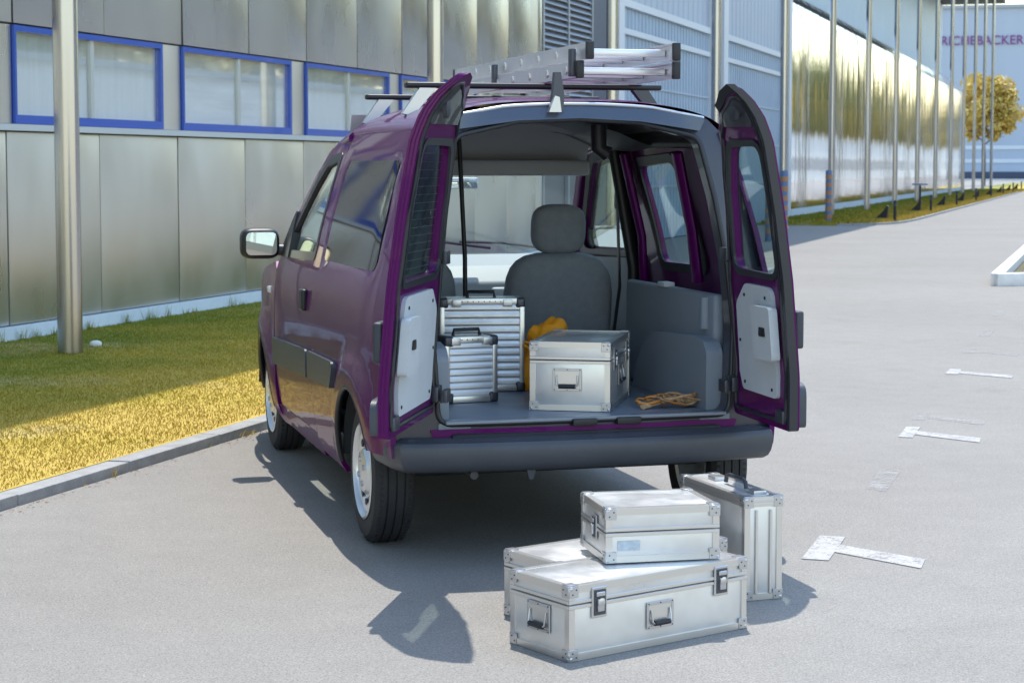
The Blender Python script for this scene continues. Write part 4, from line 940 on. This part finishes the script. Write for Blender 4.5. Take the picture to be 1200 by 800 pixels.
# ================================================================== STREET THINGS
# striped bollards
M['bolblue'] = mat('bollard_blue', (.11, .17, .30), .5); M['bolorange'] = mat('bollard_orange', (.42, .2, .09), .5)
def bollard(s, n, label, h=1.42):
    e = empty('striped_bollard', P(s, n), 0, label, 'bollard', 'striped bollards by the loading gates')
    B().lathe([(0, 0), (.085, 0), (.085, h), (.07, h+.03), (0, h+.03)], n=20).build('post', M['bolblue'], e)
    for k in range(6): B().lathe([(.0855, .16+k*.21), (.088, .16+k*.21), (.088, .27+k*.21), (.0855, .27+k*.21)], n=20).build('band', M['bolorange'], e, 0)
bollard(42.6, -4.95, 'blue bollard with orange bands at the tip of the verge')
bollard(31.0, -4.5, 'blue bollard with orange bands seen through the right rear door window')
bollard(33.4, -4.6, 'blue bollard with orange bands between the two loading gates')
# floodlights and posts on the verge
M['blackmetal'] = mat('black_metal', (.012, .012, .014), .5)
fl0 = None
for k in range(9):
    s = 45.6+9.4*k
    e = empty('ground_floodlight', P(s, -3.85, GZ), -TH, 'black ground floodlight tilted towards the mirror panels' , 'floodlight', 'floodlights along the verge')
    b = B(); b.prism([(-.22, 0), (.10, 0), (.15, .34), (.10, .37), (-.01, .2)], -.10, .10, Matrix(((1, 0, 0, 0), (0, 0, 1, 0), (0, 1, 0, .04), (0, 0, 0, 1)))) if fl0 is None else None
    if fl0 is None: fl0 = b.build('head', M['blackmetal'], e, 0); fs0 = B().box((0, 0, .03), (.08, .3, .06)).build('foot', M['blackmetal'], e)
    else:
        for src in (fl0, fs0): o = src.copy(); COL.objects.link(o); o.parent = e
mp0 = None
for k in range(10):
    s = 44.2+10.6*k; e = empty('marker_post', P(s, -3.38, GZ), 0, 'short black marker post at the edge of the dry verge', 'post', 'marker posts along the verge')
    if mp0 is None: mp0 = B().lathe([(0, 0), (.04, 0), (.04, .56), (.03, .58), (0, .58)], n=12).build('post', M['blackmetal'], e); mc0 = B().lathe([(.0405, .42), (.042, .42), (.042, .5), (.0405, .5)], n=12).build('reflector', M['darksteel'], e, 0)
    else:
        for src in (mp0, mc0): o = src.copy(); COL.objects.link(o); o.parent = e
e = empty('blue_sign', P(55.0, -3.75, GZ), -TH, 'small blue plate sign on a short post in the verge', 'sign')
B().tube([(0, 0, 0), (0, 0, .88)], .035, 10).build('post', M['blackmetal'], e); B().box((0, -.06, .92), (.5, .34, .05), .01).build('plate', M['bolblue'], e)
# white stone in the lawn
superq(B(), (0, 0, .02), (.05, .04, .03), .9, .9).build('pale_stone', M['whitekerb'], None, 80).location = P(6.15, -5.72, GZ)
tag(bpy.data.objects['pale_stone'], 'small white stone in the grass beside the steel mast', 'stone')

# ---------------------------------------------------------------- trees
M['bark'] = mat('bark', (.10, .075, .055), .9, var=.3, vscale=8)
def leafmat(name, c1, c2):
    m = mat(name, c1, .6, col2=c2, vscale=1.2, spec=.3); return m
M['leafgold'] = leafmat('golden_leaves', (.52, .38, .07), (.74, .56, .18)); M['leafolive'] = leafmat('olive_leaves', (.26, .24, .09), (.46, .38, .14)); M['leafgreen'] = leafmat('green_leaves', (.15, .2, .08), (.30, .32, .13))
def tree_meshes(seed, h, cr, cz, nl, ls, m):
    r = np.random.default_rng(seed); b = B(); th = h*.45
    b.tube([(0, 0, 0), (.05, .03, th*.5), (.0, .06, th), (.02, .0, h*.8)], [.028*h*.6, .02*h*.6, .014*h*.6, .02], 8)
    ends = []
    for k in range(9):
        a = k*2.4; z0 = th*(.75+.06*k); e = (cr*.75*cos(a), cr*.75*sin(a), z0+cr*.55+.1*k); ends.append(e)
        b.tube([(0, .04, z0), (e[0]*.5, e[1]*.5, z0+cr*.3), e], [.05, .035, .012], 6)
    nc = 46; C_ = r.normal(size=(nc, 3)); C_ /= np.linalg.norm(C_, axis=1)[:, None]; C_ *= (r.random(nc)**.4)[:, None]*.88
    rc = cr*r.uniform(.2, .36, nc); C_ = C_*np.array([cr, cr, (h-cz)])+np.array([0, 0, cz])
    idx = r.integers(0, nc, nl); off = r.normal(size=(nl, 3)); off /= np.linalg.norm(off, axis=1)[:, None]
    pos = C_[idx]+off*(rc[idx]*r.random(nl)**.33)[:, None]
    a = r.normal(size=(nl, 3)); a /= np.linalg.norm(a, axis=1)[:, None]; c = np.cross(a, r.normal(size=(nl, 3))); c /= np.linalg.norm(c, axis=1)[:, None]
    s = ls*r.uniform(.6, 1.3, nl)[:, None]; V = np.stack([pos-a*s, pos+c*s*.5, pos+a*s, pos-c*s*.5], 1).reshape(-1, 3)
    lb = B(); lb.v = [tuple(v) for v in V]; lb.f = [(4*i, 4*i+1, 4*i+2, 4*i+3) for i in range(nl)]
    return b, lb, m
def plant(name, label, loc, rz, sc, tm, grp=None):
    e = empty(name, loc, rz, label, 'tree', grp); e.scale = (sc, sc, sc)
    if not isinstance(tm[0], bpy.types.Object):
        t = tm[0].build('trunk', M['bark'], e, 60)
        me = bpy.data.meshes.new('crown'); me.from_pydata(tm[1].v, [], tm[1].f); me.materials.append(tm[2]); c = link('crown', me, e)
        return (t, c)
    for src in tm: o = src.copy(); COL.objects.link(o); o.parent = e
    return tm
pt = P(150, 0)
plant('roadside_tree', 'golden leaved tree in front of the distant hall', P(152, -7.9), 0, 1.12, tree_meshes(11, 8.8, 2.5, 5.7, 6500, .19, M['leafgold']))
kinds = [tree_meshes(21, 15, 4.6, 9, 2900, .42, M['leafolive']), tree_meshes(22, 16, 4.4, 9.5, 2900, .42, M['leafgreen']), tree_meshes(23, 14, 4.8, 8.6, 2900, .42, M['leafgold'])]
names = ['olive leaved tree opposite the facades, mirrored in the panels', 'green tree opposite the facades, mirrored in the panels', 'golden tree opposite the facades, mirrored in the panels']
for k in range(52):
    j = (k*7+k//3) % 3
    kinds[j] = plant('opposite_tree', names[j], P(22+(10.5+.08*k)*k+rnd.uniform(-2, 2), 24+rnd.uniform(-2, 1.5)), rnd.uniform(0, 6), rnd.uniform(.85, 1.15), kinds[j], 'trees across the road')
opp = empty('white_hall', label='long low white hall across the road behind trees', cat='building'); opp.matrix_world = STREET
M['whitehall'] = mat('white_hall_wall', (.72, .72, .70), .7, var=.05, vscale=.5)
bpart(opp, 'wall', M['whitehall'], [(15, 690, 17, 20.4, 0, 4.9)]); bpart(opp, 'roof', M['slat'], [(14.8, 690.2, 16.8, 20.6, 4.9, 5.15)])
for k in range(40): bpart(opp, 'window', M['navy'], [(18+8*k, 22+8*k, 16.93, 16.99, 1.2, 2.6)])
# lettering on the far hall
cu = bpy.data.curves.new('lettering', 'FONT'); cu.body = 'RICHEBACKER'; cu.size = 1.55; cu.extrude = .05; cu.space_character = 1.02
to = bpy.data.objects.new('lettering', cu); COL.objects.link(to)
dg = bpy.context.evaluated_depsgraph_get(); tme = bpy.data.meshes.new_from_object(to.evaluated_get(dg)); bpy.data.objects.remove(to)
tme.materials.clear(); tme.materials.append(M['fartext']); wtxt = max(v.co.x for v in tme.vertices)-min(v.co.x for v in tme.vertices)
far.location = Vector((0, 0, 0))
def ray_at(px, py, dist):
    d_ = fw+rt*((px-600)/F)-up*((py-352.6)/F); d_.z = 0; d_.normalize(); return CAM+d_*dist
pc_ = ray_at(1150, 52, 232); far.location = Vector((pc_.x, pc_.y, 0)); fa = atan2(pc_.x-CAM.x, pc_.y-CAM.y); far.rotation_euler = (0, 0, -fa)
lt_ = link('lettering', tme, far, Matrix.Translation((-4.75, -.12, 16.1)) @ R(pi/2, 4, 'X') @ Matrix.Scale(9.5/wtxt, 4, (1, 0, 0)))
